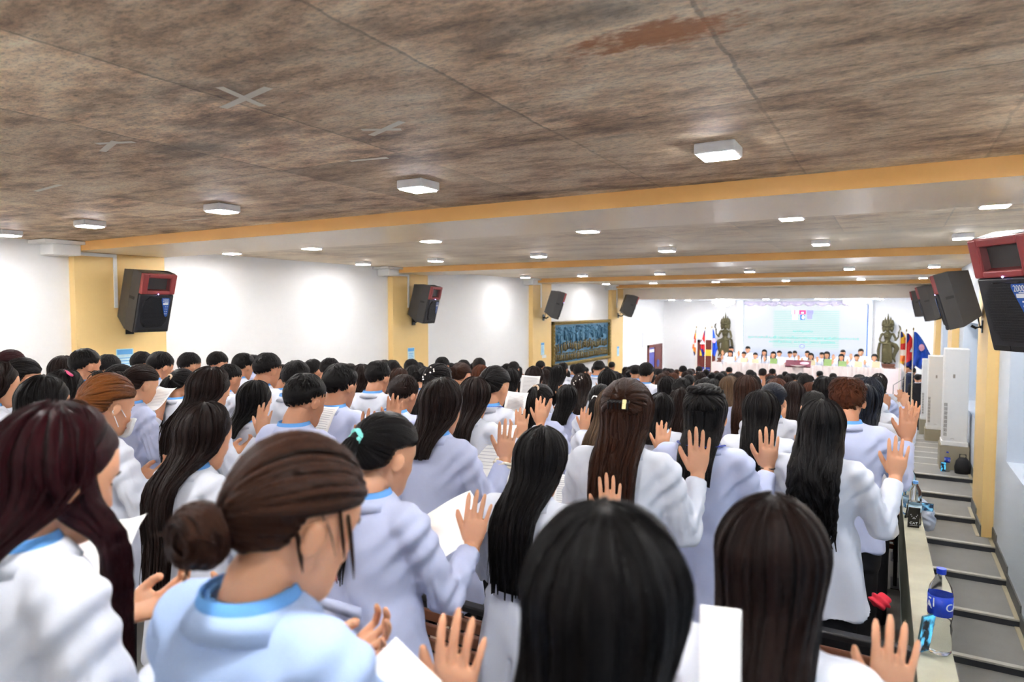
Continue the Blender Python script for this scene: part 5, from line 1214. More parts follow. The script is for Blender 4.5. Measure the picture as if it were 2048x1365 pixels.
# ------------------------------------------------------------------ the people one can tell apart
# x, y of the top of the head in the photograph; distance ahead; look
HERO = [
 (118, 800, .95, 'long_front', 'red', 'f', 'h', 'person with long burgundy hair at the left front corner, head bowed', dict(coat=COATW, yaw=-5, hem=.62, dense=1.6)),
 (575, 850, .86, 'bun_low', 'brown', 'f', 'e', 'person with brown loose low bun and pale blue coat, large in foreground', dict(coat=COATB, yaw=-16, pitch=24, dense=1.6)),
 (1228, 1003, .80, 'long', 'black', 'f', 'h', 'person with smooth straight black hair, head large at the bottom of the picture', dict(coat=COATW, pitch=14, dense=1.6)),
 (1550, 988, 1.08, 'long_very', 'dark_brown', 'f', 'd', 'person with smooth dark brown hair, nearest to the parapet in the foreground', dict(coat=COATW, pitch=16, dense=1.6)),
 (768, 820, 1.93, 'pony', 'black', 'f', 'd', 'person with black ponytail in a teal hair tie and white coat holding a sheet', dict(coat=COATL, extras=('teal_tie', 'belt'), yaw=-12)),
 (1080, 847, 2.6, 'long', 'black', 'f', 'c', 'person with straight black hair and white coat, bowing just left of the claw clip', dict(coat=COATW, pitch=28)),
 (885, 754, 2.9, 'long_short', 'dark_brown', 'f', 'a', 'person with layered dark brown hair, long lavender coat and a lace cuff', dict(coat=COATL, extras=('lace',))),
 (1256, 757, 2.55, 'long_half', 'brown', 'f', 'a', 'person with half-up brown hair held by a claw clip, white coat', dict(coat=COATW, extras=('claw',))),
 (1412, 768, 3.1, 'updo_long', 'black', 'f', 'a', 'person with braided black hair and a blue lanyard around the collar', dict(coat=COATL, extras=('lanyard', 'dark_band'))),
 (1644, 797, 2.9, 'long_wavy', 'black', 'f', 'b', 'person with long wavy black hair and short white coat beside the parapet', dict(coat=COATW, hem=.68)),
 (1523, 777, 3.6, 'long', 'black', 'f', 'a', 'person with very straight black hair, third from the parapet behind the wavy haired one', dict(coat=COATW)),
 (1696, 751, 3.6, 'short_curly', 'auburn', 'm', 'b', 'person with short curly auburn hair and white coat, hand raised', dict(coat=COATL)),
 (413, 803, 2.45, 'long_very', 'dark_brown', 'f', 'a', 'person with very long dark brown hair down to the waist, left of the middle', dict(coat=COATW)),
 (415, 730, 3.4, 'long', 'dark_brown', 'f', 'a', 'person with long dark brown hair directly behind the waist-long haired one', dict(coat=COATW)),
 (512, 760, 3.4, 'long_short', 'black', 'f', 'a', 'person with blunt straight black hair and blue collar, left of the middle', dict(coat=COATW)),
 (612, 741, 3.05, 'short', 'black', 'm', 'a', 'young man with short black hair and bright blue collar, hand beside his cheek', dict(coat=COATL)),
 (682, 723, 3.85, 'short_full', 'black', 'm', 'a', 'young man with swept black hair just left of the middle, lavender coat', dict(coat=COATL)),
 (805, 744, 3.9, 'short_full', 'dark_brown', 'm', 'b', 'young man with tousled brown short hair and raised hand left of his head', dict(coat=COATL)),
 (757, 719, 5.1, 'short_full', 'black', 'm', 'p', 'young man with black hair and cream white coat seen from behind, looking right', dict(coat=COATW)),
 (218, 744, 2.45, 'pony_low', 'copper', 'f', 'b', 'person with copper hair and a white face mask, red thread on the wrist', dict(coat=COATW, extras=('mask', 'red_string'))),
 (90, 749, 2.75, 'long_short', 'black', 'f', 'p', 'person with smooth black hair seen above the burgundy haired one', dict(coat=COATW)),
 (130, 738, 3.3, 'long_short', 'black', 'f', 'p', 'person with black hair and a pink clip at left', dict(coat=COATW, extras=('pink_clip',))),
 (46, 714, 3.9, 'braid', 'black', 'f', 'p', 'person with a long black braid and blue collar near the left frame edge', dict(coat=COATW)),
 (4, 724, 3.5, 'long', 'dark_brown', 'f', 'a', 'person with dark brown hair cut off by the left frame edge', dict(coat=COATW)),
 (22, 698, 5.6, 'bun', 'red', 'f', 'a', 'person with a dark red bun against the left wall', dict(coat=COATW)),
 (128, 711, 5.2, 'long_short', 'dark_brown', 'f', 'a', 'person with dark brown hair just left of the nearest yellow column', dict(coat=COATW)),
 (175, 695, 4.9, 'short', 'black', 'm', 'a', 'young man with black hair and blue collar in front of the nearest left column', dict(coat=COATL)),
 (217, 706, 5.9, 'short', 'black', 'm', 'p', 'young man with hands at his face in front of the nearest left column', dict(coat=COATW)),
 (281, 699, 6.2, 'short', 'black', 'm', 'a', 'young man with short black hair right of the blue notice on the nearest column', dict(coat=COATW)),
 (318, 699, 5.4, 'short_full', 'black', 'm', 'p', 'young man looking right with bowed head, below the nearest left speaker', dict(coat=COATW)),
 (379, 702, 6.2, 'short', 'black', 'm', 'a', 'first short haired young man right of the nearest left column against the white wall', dict(coat=COATW)),
 (432, 699, 6.3, 'short', 'black', 'm', 'a', 'second short haired young man right of the nearest left column against the white wall', dict(coat=COATW)),
 (487, 704, 6.2, 'short_full', 'black', 'm', 'a', 'young man with faded sides against the white wall between the first two left columns', dict(coat=COATW)),
 (535, 702, 5.0, 'short', 'black', 'm', 'p', 'tall young man in a cream white coat with bowed head against the white wall', dict(coat=COATW)),
 (564, 725, 6.0, 'short', 'black', 'm', 'p', 'young man with a hand at his face right of the tall cream coated one', dict(coat=COATW)),
 (597, 719, 5.0, 'short', 'black', 'm', 'a', 'young man with round black haircut above the bright blue collared one', dict(coat=COATW)),
 (241, 727, 4.4, 'bun', 'black', 'f', 'a', 'person with pinned up black hair behind the copper haired one', dict(coat=COATW)),
 (283, 727, 4.2, 'bun', 'dark_brown', 'f', 'h', 'person with pinned up dark hair and lavender coat reading from sheets at left', dict(coat=COATL)),
 (366, 736, 4.8, 'pony', 'black', 'f', 'h', 'person with black ponytail and white scrunchie left of the waist-long haired one', dict(coat=COATW, extras=('beige_tie',))),
 (460, 725, 5.6, 'short', 'black', 'm', 'a', 'young man with cropped hair behind the blunt haired person at left', dict(coat=COATW)),
 (658, 712, 6.3, 'short', 'black', 'm', 'a', 'short haired young man against the white wall left of the second column', dict(coat=COATW)),
 (629, 717, 6.4, 'short', 'black', 'm', 'a', 'short haired young man against the white wall above the round-cut one', dict(coat=COATW)),
 (726, 728, 6.0, 'long', 'dark_brown', 'f', 'a', 'person with long brown hair left of the cream coated young man at middle left', dict(coat=COATW)),
 (783, 717, 7.6, 'short', 'black', 'm', 'a', 'short haired young man at the left edge of the second left column', dict(coat=COATW)),
 (825, 717, 7.8, 'short', 'black', 'm', 'a', 'short haired young man below the blue notice on the second left column', dict(coat=COATW)),
 (827, 730, 7.0, 'long', 'black', 'f', 'a', 'person with long black hair in front of the second left column', dict(coat=COATW)),
 (796, 734, 6.6, 'long', 'brown', 'f', 'a', 'person with long brown hair in front of the second left column', dict(coat=COATW)),
 (852, 733, 6.6, 'bun', 'black', 'f', 'a', 'person with small black bun right of the second left column', dict(coat=COATW)),
 (877, 727, 4.6, 'long_half', 'black', 'f', 'a', 'person with half-up black hair and pearl pin left of the layered brown hair', dict(coat=COATW, extras=('pearls',))),
 (948, 751, 3.8, 'long', 'dark_brown', 'f', 'a', 'person with long dark brown hair just right of the layered brown haired one', dict(coat=COATW)),
 (990, 730, 4.6, 'braid', 'black', 'f', 'a', 'person with thick black braid and blue lanyard near the middle', dict(coat=COATW, extras=('lanyard',))),
 (885, 712, 8.6, 'short', 'black', 'm', 'a', 'first short haired young man against the wall right of the second left column', dict(coat=COATW)),
 (926, 717, 9.0, 'short', 'black', 'm', 'a', 'second short haired young man against the wall right of the second left column', dict(coat=COATW)),
 (960, 715, 9.4, 'short', 'black', 'm', 'a', 'third short haired young man against the wall right of the second left column', dict(coat=COATW)),
 (923, 724, 7.0, 'bun', 'brown', 'f', 'a', 'person with brown bun against the white wall near the middle', dict(coat=COATW)),
 (960, 728, 7.4, 'long', 'auburn', 'f', 'a', 'person with auburn hair left of the thick black braid', dict(coat=COATW)),
 (1025, 737, 6.6, 'long', 'black', 'f', 'a', 'person with straight black hair right of the thick black braid', dict(coat=COATW)),
 (1060, 754, 5.6, 'long', 'dark_brown', 'f', 'a', 'person with dark brown hair behind the beige scrunchie ponytail', dict(coat=COATW)),
 (1082, 767, 4.7, 'pony_high', 'black', 'f', 'b', 'person with high black ponytail and beige scrunchie near the middle', dict(coat=COATL, extras=('high_tie',))),
 (1135, 769, 5.2, 'long_short', 'black', 'f', 'a', 'person with shoulder length black hair and grey blue coat in the middle', dict(coat=COATL)),
 (1070, 732, 7.2, 'long', 'dark_brown', 'f', 'a', 'person with long brown hair below the third left column', dict(coat=COATW)),
 (1116, 729, 7.4, 'long', 'black', 'f', 'a', 'person with long black hair and raised hands below the left end of the relief panel', dict(coat=COATW)),
 (1164, 746, 6.2, 'long_wavy', 'dark_brown', 'f', 'a', 'person with wavy brown hair and pearls below the relief panel', dict(coat=COATW, extras=('pearls',))),
 (1160, 725, 9.0, 'short', 'black', 'm', 'a', 'young man with round black hair below the relief panel', dict(coat=COATW)),
 (1197, 719, 10.5, 'short', 'black', 'm', 'a', 'young man in white coat below the right end of the relief panel', dict(coat=COATW)),
 (1217, 739, 6.8, 'long', 'black', 'f', 'a', 'person with glossy black hair above the half-up brown hair', dict(coat=COATW)),
 (1203, 767, 5.0, 'pony_low', 'black', 'f', 'b', 'person with low black ponytail in a white tie left of the half-up brown hair', dict(coat=COATW, extras=('white_tie',))),
 (1224, 772, 3.7, 'long', 'light_brown', 'f', 'a', 'person with light brown hair half hidden by the claw clip one', dict(coat=COATW)),
 (1322, 785, 4.4, 'long_short', 'black', 'f', 'a', 'person with black hair just right of the half-up brown hair', dict(coat=COATW)),
 (1364, 774, 4.5, 'long', 'dark_brown', 'f', 'a', 'person with long smooth dark brown hair left of the braided black hair', dict(coat=COATW)),
 (1364, 754, 6.2, 'short_full', 'black', 'f', 'a', 'person with round black hair behind the smooth dark brown haired one', dict(coat=COATW)),
 (1335, 753, 6.8, 'long', 'black', 'f', 'a', 'person with long black hair, right of the brown claw clip head and farther away', dict(coat=COATW)),
 (1494, 750, 4.9, 'long', 'brown', 'f', 'a', 'person with broad long brown hair above the very straight black hair', dict(coat=COATL)),
 (1460, 750, 6.2, 'long', 'light_brown', 'f', 'a', 'person with light brown hair right of the braided black hair', dict(coat=COATW)),
 (1555, 757, 6.2, 'long', 'auburn', 'f', 'a', 'person with straight auburn hair behind the very straight black haired one', dict(coat=COATW)),
 (1547, 764, 5.0, 'bun', 'blue_black', 'f', 'a', 'person with blue-sheened pinned up hair and white coat', dict(coat=COATW)),
 (1588, 761, 5.8, 'long', 'dark_brown', 'f', 'a', 'person with dark brown hair left of the curly auburn hair', dict(coat=COATW)),
 (1628, 778, 4.8, 'short_full', 'black', 'f', 'a', 'person with black hair between the wavy black and curly auburn hair', dict(coat=COATW)),
 (1650, 753, 5.9, 'long', 'black', 'f', 'a', 'person with glossy black hair behind the curly auburn haired one', dict(coat=COATW)),
 (1742, 766, 4.5, 'long', 'blue_black', 'f', 'a', 'person with long blue-black hair right of the curly auburn hair', dict(coat=COATW)),
 (1755, 756, 5.4, 'long', 'blue_black', 'f', 'b', 'person with long blue-sheened hair two rows ahead of the curly auburn haired one', dict(coat=COATW)),
 (1786, 755, 7.9, 'long', 'black', 'f', 'b', 'person with long black hair and full length white coat next to the aisle', dict(coat=COATL, hem=.45)),
 (1769, 747, 9.0, 'long_short', 'dark_brown', 'f', 'a', 'person with brown hair and white clips near the aisle', dict(coat=COATW, extras=('pearls',))),
 (1294, 724, 8.3, 'short', 'black', 'm', 'a', 'young man in a white shirt standing tall below the first mahogany door', dict(coat=COATW)),
]
placed = []
def place(px, py, d, sex, lo, hi, others):
    best = None
    for f in (np.linspace(.80, 1.26, 47) if d < 4.5 else np.linspace(.70, 1.45, 76)):
        t = at(px, py, d * f); X = min(t[0], -.15); Y = t[1] - .055; zf = floor_z(Y); h = t[2] - zf
        pen = abs(f - 1) * 1.2 + max(0, lo - h) * 4 + max(0, h - hi) * 4
        for (ox, oy) in others:
            q = math.hypot((ox - X) / .54, (oy - Y) / .46)
            if q < 1: pen += (1 - q) * 5
        if best is None or pen < best[0]: best = (pen, (X, t[1], t[2]), zf, h, d * f)
    return best[1:]
rgc = random.Random(11)
HSEED = {}
NSEED = {'long': 3, 'short': 3, 'short_full': 2}
for i, (px, py, d, style, color, sex, pose, lab, kw) in sorted(enumerate(HERO), key=lambda q: q[1][2]):
    lo, hi = ((1.50, 1.66) if sex == 'f' else (1.62, 1.76))
    t, zf, h, dd = place(px, py, d, sex, lo, hi, [(q[0], q[1]) for q in placed])
    kw = dict(kw); kw.setdefault('seed', i % NSEED.get(style, 1) + 1)
    rz = rgc.uniform(-.10, .10) if d > 2 else 0
    h_ = h * 1.60 / 1.592
    person(t[0] + .035 * math.sin(rz), t[1] - .055, zf, h_, rz, lab, style, color, sex, pose, shoes=d < 6, face=d < 5, fine=.0034 if d < 3.3 else .0056 if d < 5.6 else .0110, **kw)
    placed.append((t[0], t[1] - .05, dd, px, py))
    if h < 1.45 or h > 1.80: print('HERO', i, px, py, 'd', round(d, 2), '->', round(dd, 2), 'h', round(h, 2), 'Y', round(t[1], 2))

# ------------------------------------------------------------------ the rows behind them
def to_px(p):
    p = np.asarray(p, float); f = math.cos(PITCH) * _F - math.sin(PITCH) * _Z; u = math.sin(PITCH) * _F + math.cos(PITCH) * _Z
    return 1024 + F_PX * (p @ _R) / (p @ f), 682.5 - F_PX * (p @ u) / (p @ f), p @ _F
LOOKS = [('long', 'black', 'f', 'long straight black hair'), ('long', 'dark_brown', 'f', 'long dark brown hair'), ('long_short', 'black', 'f', 'shoulder length black hair'), ('pony', 'black', 'f', 'a black ponytail'),
         ('long', 'brown', 'f', 'long brown hair'), ('bun', 'black', 'f', 'a black bun'), ('short', 'black', 'm', 'short black hair'), ('short_full', 'black', 'm', 'full short black hair'), ('long', 'black', 'f', 'long straight black hair'),
         ('long_wavy', 'dark_brown', 'f', 'wavy dark brown hair'), ('long', 'auburn', 'f', 'long auburn hair'), ('long_half', 'black', 'f', 'half-up black hair')]
def zone(px, d):
    side_ = 'by the left wall' if px < 900 else 'below the relief panel' if px < 1225 else 'below the left door' if px < 1380 else 'below the left flags' if px < 1470 else 'below the left half of the screen' if px < 1600 else 'below the right half of the screen' if px < 1740 else 'near the aisle'
    depth = 'in the middle rows' if d < 9 else 'in the farther rows' if d < 14 else 'in the front rows near the stage'
    return side_, depth
ORD = ['first', 'second', 'third', 'fourth', 'fifth', 'sixth', 'seventh', 'eighth', 'ninth', 'tenth', 'eleventh', 'twelfth', 'thirteenth', 'fourteenth', 'fifteenth', 'sixteenth', 'seventeenth', 'eighteenth', 'nineteenth', 'twentieth', 'twenty-first', 'twenty-second', 'twenty-third', 'twenty-fourth', 'twenty-fifth', 'twenty-sixth']
col_no = {}
rg = random.Random(3); count = 0
n = 4
while n < 25:
    y = n * PITCHROW + .16; x = -7.0 + (n % 2) * .2
    while x < -.12:
        xx = x + rg.uniform(-.07, .07); yy = y + rg.uniform(-.07, .07); x += .60 if n < 12 else .64
        zf = floor_z(yy); sty, col, sex, desc = LOOKS[rg.randrange(len(LOOKS))]
        top = rg.uniform(1.50, 1.61) if sex == 'f' else rg.uniform(1.60, 1.72)
        qx, qy, dd = to_px((xx, yy, zf + top))
        if qx < 30 or (qx < 640 and yy < 5.5): continue
        wpx = 95 / dd * 2.6
        bad = False
        for (hx, hy, hd, hpx, hpy) in placed:
            if math.hypot(hx - xx, (hy - yy) * .9) < .50: bad = True; break
            if hd > dd + .15 and abs(hpx - qx) < wpx * 1.05 and qy < hpy + 300 / hd * .8 and hd - dd < 7: bad = True; break
        if bad: continue
        suit = n >= 21 and rg.random() < .55 or n >= 19 and rg.random() < .2
        s1, s2 = zone(qx, dd); col_no[n] = col_no.get(n, 0)
        key = (n, sum(1 for _ in range(1))); nth = int(round((-.12 - xx) / .6))
        lab = 'person with %s, %s, %s row from back, %s from parapet' % (desc, 'dark suit' if suit else 'white coat', ORD[n + 1], ORD[max(0, min(13, nth))])
        o = person(xx, yy, zf, top, rg.uniform(-.12, .12), lab, sty, col, sex, rg.choice(['a', 'a', 'b', 'c', 'a']) if not suit else rg.choice('pn'), seed=rg.randrange(NSEED.get(sty, 1)) + 1,
                   coat=rg.choice([SUIT, SUITB]) if suit else rg.choice([COATW, COATL]), suit=suit, group='%s %s' % (('suited guests' if suit else 'students'), s2 + ' ' + s1), shirt=dd < 14)
        count += 1
    n += 1
print('crowd', count, 'heroes', len(HERO))

# ------------------------------------------------------------------ people on the stage, facing the hall
STAGE = [(1463, 692, 1, 'short', 'black', 'm', 'man standing behind the leftmost woman on stage, in front of the left statue'), (1461, 701, 0, 'long', 'black', 'f', 'leftmost woman on stage with long black hair reading a sheet'),
 (1488, 703, 0, 'bun', 'black', 'f', 'second figure from the left on stage, hand raised, holding a tan folder'), (1496, 692, 1, 'short', 'black', 'm', 'tallest man at the left end of the screen'),
 (1511, 705, 0, 'bun', 'black', 'f', 'woman on stage with tied hair holding a pale folder left of the lectern'), (1529, 699, 1, 'long', 'black', 'f', 'woman on stage in the back row with very long black hair left of the lectern'),
 (1547, 703, 0, 'long', 'black', 'f', 'woman on stage with long black hair and green folder left of the lectern'), (1559, 701, 1, 'bun', 'black', 'f', 'woman on stage with tied hair and grey shirt just left of the lectern'),
 (1580, 702, 1, 'short', 'black', 'm', 'man on stage behind the left side of the lectern'), (1590, 701, 1.5, 'short', 'black', 'm', 'man on stage behind the right side of the lectern'),
 (1615, 701, 1, 'short', 'black', 'm', 'man on stage right of the lectern partly hidden by a woman'), (1622, 706, 0, 'long', 'black', 'f', 'woman on stage with long black hair and tan folder right of the lectern'),
 (1644, 704, 1, 'short', 'black', 'm', 'man on stage with hand near his mouth right of the lectern'), (1654, 703, 0, 'long', 'black', 'f', 'woman on stage with fringe and green folder right of the lectern'),
 (1683, 708, 0, 'long', 'black', 'f', 'long haired woman on stage, third woman from the right, green folder'), (1686, 699, 1, 'short', 'black', 'm', 'man on stage in the back row, second from the right'),
 (1714, 708, 0, 'pony', 'black', 'f', 'second woman from the right on stage with tied hair'), (1722, 697, 1, 'short', 'black', 'm', 'rightmost man on stage in front of the screen edge'),
 (1749, 708, 0, 'long_bob', 'black', 'f', 'rightmost woman on stage with bobbed black hair beside the right statue')]
FOLD = {'green': mat('green_folder', srgb(96, 120, 58), .6), 'tan': mat('tan_folder', srgb(150, 140, 110), .6), 'white': PAPER}
for i, (px, py, row, sty, col, sex, lab) in enumerate(STAGE):
    Y = 25.32 + row * .85; t = at_y(px, py, Y); h = t[2] - STZ
    person(t[0], Y, STZ, h, math.pi, lab, 'long_both' if sty == 'long' else sty, col, sex, 'b' if i not in (8, 9) else 'h', coat=COATW, face=True, pitch=10, seed=1, skin=SKIN, fine=.0080)
    if i in (1, 2, 4, 6, 7, 11, 13, 14, 16, 17, 18):
        k = ['white', 'tan', 'tan', 'green', 'white', 'tan', 'green', 'green', 'tan', 'white', 'tan'][(1, 2, 4, 6, 7, 11, 13, 14, 16, 17, 18).index(i)]
        e = MB().box((-.12, -.004, -.15), (.12, .004, .15)).build('folder', FOLD[k]); s_ = h / 1.6
        e.location = (t[0] + .06 * s_, Y - .375 * s_, STZ + 1.22 * s_); e.rotation_euler = (math.radians(-32), 0, 0)
        tag(e, ' '.join(('%s folder of %s' % (k, lab)).split()[:16]), 'folder')
# suited guests in the aisle and the flag bearer
for (px, py, d, rz, sty, sex, coat, lab) in ((1829, 728, 21.6, 1.5, 'short', 'm', SUIT, 'man in navy suit in profile facing left beside the flags'), (1836, 748, 20.4, .1, 'short', 'm', SUITB, 'man in black suit seen from behind at the end of the aisle'),
                                           (1846, 739, 21.6, -.2, 'short', 'm', SUITB, 'dark haired man in black suit behind the aisle guests'), (1853, 750, 21.0, .9, 'short', 'm', SUIT, 'man in navy suit beside the third air conditioner')):
    t = at(px, py, d); zf = aisle_z(t[1]); h = t[2] - zf
    t = np.array({1829: (.50, 25.4), 1836: (.70, 23.95), 1846: (.62, 26.2), 1853: (.82, 24.95)}[px] + (t[2],)); print('AISLE', px, 'X', round(t[0], 2), 'Y', round(t[1], 2), 'h', round(h, 2))
    person(t[0], t[1], zf, h, rz, lab, sty, 'black', sex, 'n', coat=coat, suit=True, pitch=8, shoes=True, seed=1)
# ------------------------------------------------------------------ slatted tip-up chairs
SLAT = mat('brown_stained_slats', srgb(112, 66, 42), .42, var=.22, scale=5, stretch=(1, 9, 9), bump=.08, bscale=30)
ARMW = mat('pale_worn_armrest_wood', srgb(186, 158, 136), .5, var=.12, scale=6, stretch=(9, 1, 9))
CHB = mat('black_painted_steel', srgb(26, 26, 28), .38, .2, var=.15)
def chair_meshes():
    P = []
    W = .255
    def lean(y, z): return (y + .10 * (1 - (z - .1) / .75), z)      # the back leans backwards going up
    for s in (-1, 1):
        m = MB(); v = []
        for (y, z) in ((-.045, .0), (-.045, .83), (.005, .83), (.015, .0)):
            yy, _ = lean(y, z); v += [(s * W - .012, yy, z), (s * W + .012, yy, z)]
        m.add(v, [(0, 1, 3, 2), (2, 3, 5, 4), (4, 5, 7, 6), (6, 7, 1, 0), (0, 2, 4, 6), (1, 7, 5, 3)])
        m.box((s * W - .03, .0, 0), (s * W + .03, .26, .012)); m.box((s * W - .014, .06, .0), (s * W + .014, .10, .60))
        m.box((s * W - .014, .06, .56), (s * W + .014, .23, .60)); P.append(('side_frame', m.mesh('side_frame', False), CHB))
        a = MB(); a.box((s * W - .030, .03, .60), (s * W + .022, .25, .622), bev=.006); P.append(('armrest', a.mesh('armrest', False), ARMW))
    t = MB(); y0, _ = lean(-.02, .84); t.box((-W - .014, y0 - .022, .822), (W + .014, y0 + .022, .846), bev=.005); P.append(('top_rail', t.mesh('top_rail', False), CHB))
    for k in range(8):
        z = .34 + k * .060; y, _ = lean(-.02, z + .02); m = MB(); m.box((-W + .012, -.008, -.021), (W - .012, .008, .021), M=T(0, y, z) @ rot(math.radians(8)), bev=.004); P.append(('back_slat', m.mesh('back_slat', False), SLAT))
    sy = .135
    m = MB()
    for s in (-1, 1): m.box((s * .19 - .012, sy, .36), (s * .19 + .012, sy + .03, .70))
    m.box((-.19, sy + .005, .5), (.19, sy + .025, .53))
    P.append(('seat_frame', m.mesh('seat_frame', False), CHB))
    for k in range(5):
        m = MB(); m.box((-.235, sy + .03, .37 + k * .066), (.235, sy + .046, .42 + k * .066), bev=.004); P.append(('seat_slat', m.mesh('seat_slat', False), SLAT))
    return P
CHP = chair_meshes()
placed_xy = [(o.location.x, o.location.y) for o in COL.objects if o.type == 'EMPTY' and o.name.startswith('person')]
nc = 0
RN = ['foremost', 'second', 'third', 'fourth', 'fifth', 'sixth', 'seventh', 'eighth', 'ninth', 'tenth', 'eleventh', 'twelfth']
spots = []
for px_, py_ in sorted(placed_xy, key=lambda q: q[1]):
    if px_ > -4.0 and .3 < py_ < 6.2: spots.append((min(px_, -.19), py_ - .44))
for n in range(0, 11): spots.append((-.19, .77 + n * .88))
for n in range(0, 5): spots += [(-.19 - c * .56, .77 + n * .88) for c in range(1, 8)]
cmid = at(888, 1253, 2.55); made = []
spots.insert(0, (float(cmid[0]) + .255, float(cmid[1]) - .14))
for x, yy in spots:
    if made and any(abs(px_ - x) < .50 and yy - .22 < py_ < yy + .40 for px_, py_ in placed_xy): continue
    if any(abs(x - a_) < .56 and abs(yy - b_) < .42 for a_, b_ in made): continue
    made.append((x, yy)); zf = floor_z(yy + .1)
    n = max(0, min(11, int(yy / .88))); c = max(0, min(11, int(round((-.19 - x) / .56))))
    dup_ = [q for q in made[:-1] if max(0, min(11, int(q[1] / .88))) == n and max(0, min(11, int(round((-.19 - q[0]) / .56)))) == c]
    e = empty('slatted_chair', (x, yy, zf), 0, 'brown slatted chair with black frame, %s row from the photographer, %s from parapet%s' % (RN[n], ['first', 'second', 'third', 'fourth', 'fifth', 'sixth', 'seventh', 'eighth', 'ninth', 'tenth', 'eleventh', 'twelfth'][c], ', farther' if dup_ else ''), 'chair', 'slatted chairs in the rows')
    nc += 1
    for nm_, me, m in CHP:
        o = bpy.data.objects.new(nm_, me); COL.objects.link(o); o.parent = e
        if not me.materials: me.materials.append(m)
print('chairs', nc)

# ------------------------------------------------------------------ bottles, phones, bag
def clear(name, col, rough=.04, ior=1.33, alpha=None):
    m = bpy.data.materials.new(name); m.use_nodes = True; b = m.node_tree.nodes['Principled BSDF']
    nz = m.node_tree.nodes.new('ShaderNodeTexNoise'); nz.inputs['Scale'].default_value = 3
    mr = m.node_tree.nodes.new('ShaderNodeMapRange'); mr.inputs['To Min'].default_value = rough; mr.inputs['To Max'].default_value = rough * 1.5
    m.node_tree.links.new(nz.outputs['Fac'], mr.inputs[0]); m.node_tree.links.new(mr.outputs[0], b.inputs['Roughness'])
    b.inputs['Base Color'].default_value = col; b.inputs['Transmission Weight'].default_value = 1; b.inputs['IOR'].default_value = ior; return m
PET = clear('clear_bottle_plastic', (.97, .99, 1, 1), .12, 1.06); WAT = clear('bottled_water', (.96, .98, .98, 1), .08, 1.09)
BCAP = mat('royal_blue_cap', srgb(28, 62, 190), .35); LCAP = mat('light_blue_cap', srgb(110, 172, 235), .35); WCAP = mat('white_cap', srgb(232, 232, 232), .4)
BLAB = mat('deep_blue_label', srgb(22, 62, 186), .4); PLAB = mat('pale_blue_label', srgb(186, 220, 240), .4, var=.15, scale=60); CLAB = mat('cyan_label', srgb(36, 130, 200), .4, var=.2, scale=50)
def lathe(prof, n=28):
    m = MB(); return m.tube([(0, 0, z) for r, z in prof], [r for r, z in prof], n=n)
def bottle(loc, H, label, kind='big', fill=.45, rz=0, group=None):
    e = empty('water_bottle', loc, rz, label, 'bottle', group); k = H / .33; r = .042 * k
    pr = [(r * .75, 0), (r, .012 * k), (r, .06 * k), (r * .93, .075 * k), (r, .10 * k), (r * .92, .125 * k), (r * .98, .145 * k), (r * .98, .235 * k), (r * .86, .262 * k), (r * .5, .292 * k), (.0145 * k, .305 * k), (.0145 * k, .318 * k)]
    lathe(pr).build('bottle_body', PET, e, smooth=True)
    zs = [z for rr, z in pr]; rs = [rr for rr, z in pr]; zt = H * fill
    wp = [(float(np.interp(z, zs, rs)) - .0018, z) for z in np.linspace(.003, zt, 14)]; lathe(wp).build('water', WAT, e, smooth=True)
    cm = {'big': BCAP, 'light': LCAP, 'white': WCAP}[kind if kind in ('big', 'light', 'white') else 'big']
    MB().tube([(0, 0, .312 * k), (0, 0, .332 * k)], .0165 * k, n=24).build('cap', cm, e)
    lb = {'big': BLAB, 'light': PLAB, 'white': CLAB}[kind]; l0, l1 = (.155, .232) if kind != 'light' else (.11, .16)
    m = MB(); n = 32; v = []
    for z in (l0 * k, l1 * k):
        for j in range(n): v.append(((r * .98 + .0012) * math.cos(j * 2 * math.pi / n), (r * .98 + .0012) * math.sin(j * 2 * math.pi / n), z))
    m.add(v, [(j, (j + 1) % n, n + (j + 1) % n, n + j) for j in range(n)]); o = m.build('label', lb, e, smooth=True)
    md = o.modifiers.new('s', 'SOLIDIFY'); md.thickness = .0006
    if kind == 'big':
        me = text_mesh('CAMBODIA', .042 * k, .0004, 'LEFT'); v = mesh_co(me)
        a = -math.pi / 2 + .15 + v[:, 0] / r; R_ = r * .98 + .0022 + v[:, 2]
        me.vertices.foreach_set('co', np.column_stack([R_ * np.cos(a), R_ * np.sin(a), v[:, 1] + .193 * k]).astype(np.float32).ravel()); me.update(); link('label_lettering', me, LBLW, o)
        m = MB()
        for a0, z0, z1, da in ((-2.35, .190, .225, .05), (-2.75, .186, .196, .16), (-2.75, .216, .222, .16)):
            v = []
            for a in (a0 - da, a0, a0 + da):
                for z in (z0 * k, z1 * k): v.append(((r * .98 + .002) * math.cos(a), (r * .98 + .002) * math.sin(a), z))
            m.add(v, [(0, 1, 3, 2), (2, 3, 5, 4)])
        m.build('label_marks', LBLW, o)
    return e
PHB = mat('black_phone_shell', srgb(18, 19, 22), .25); PHT = mat('teal_phone_edge', srgb(90, 130, 136), .3, .5)
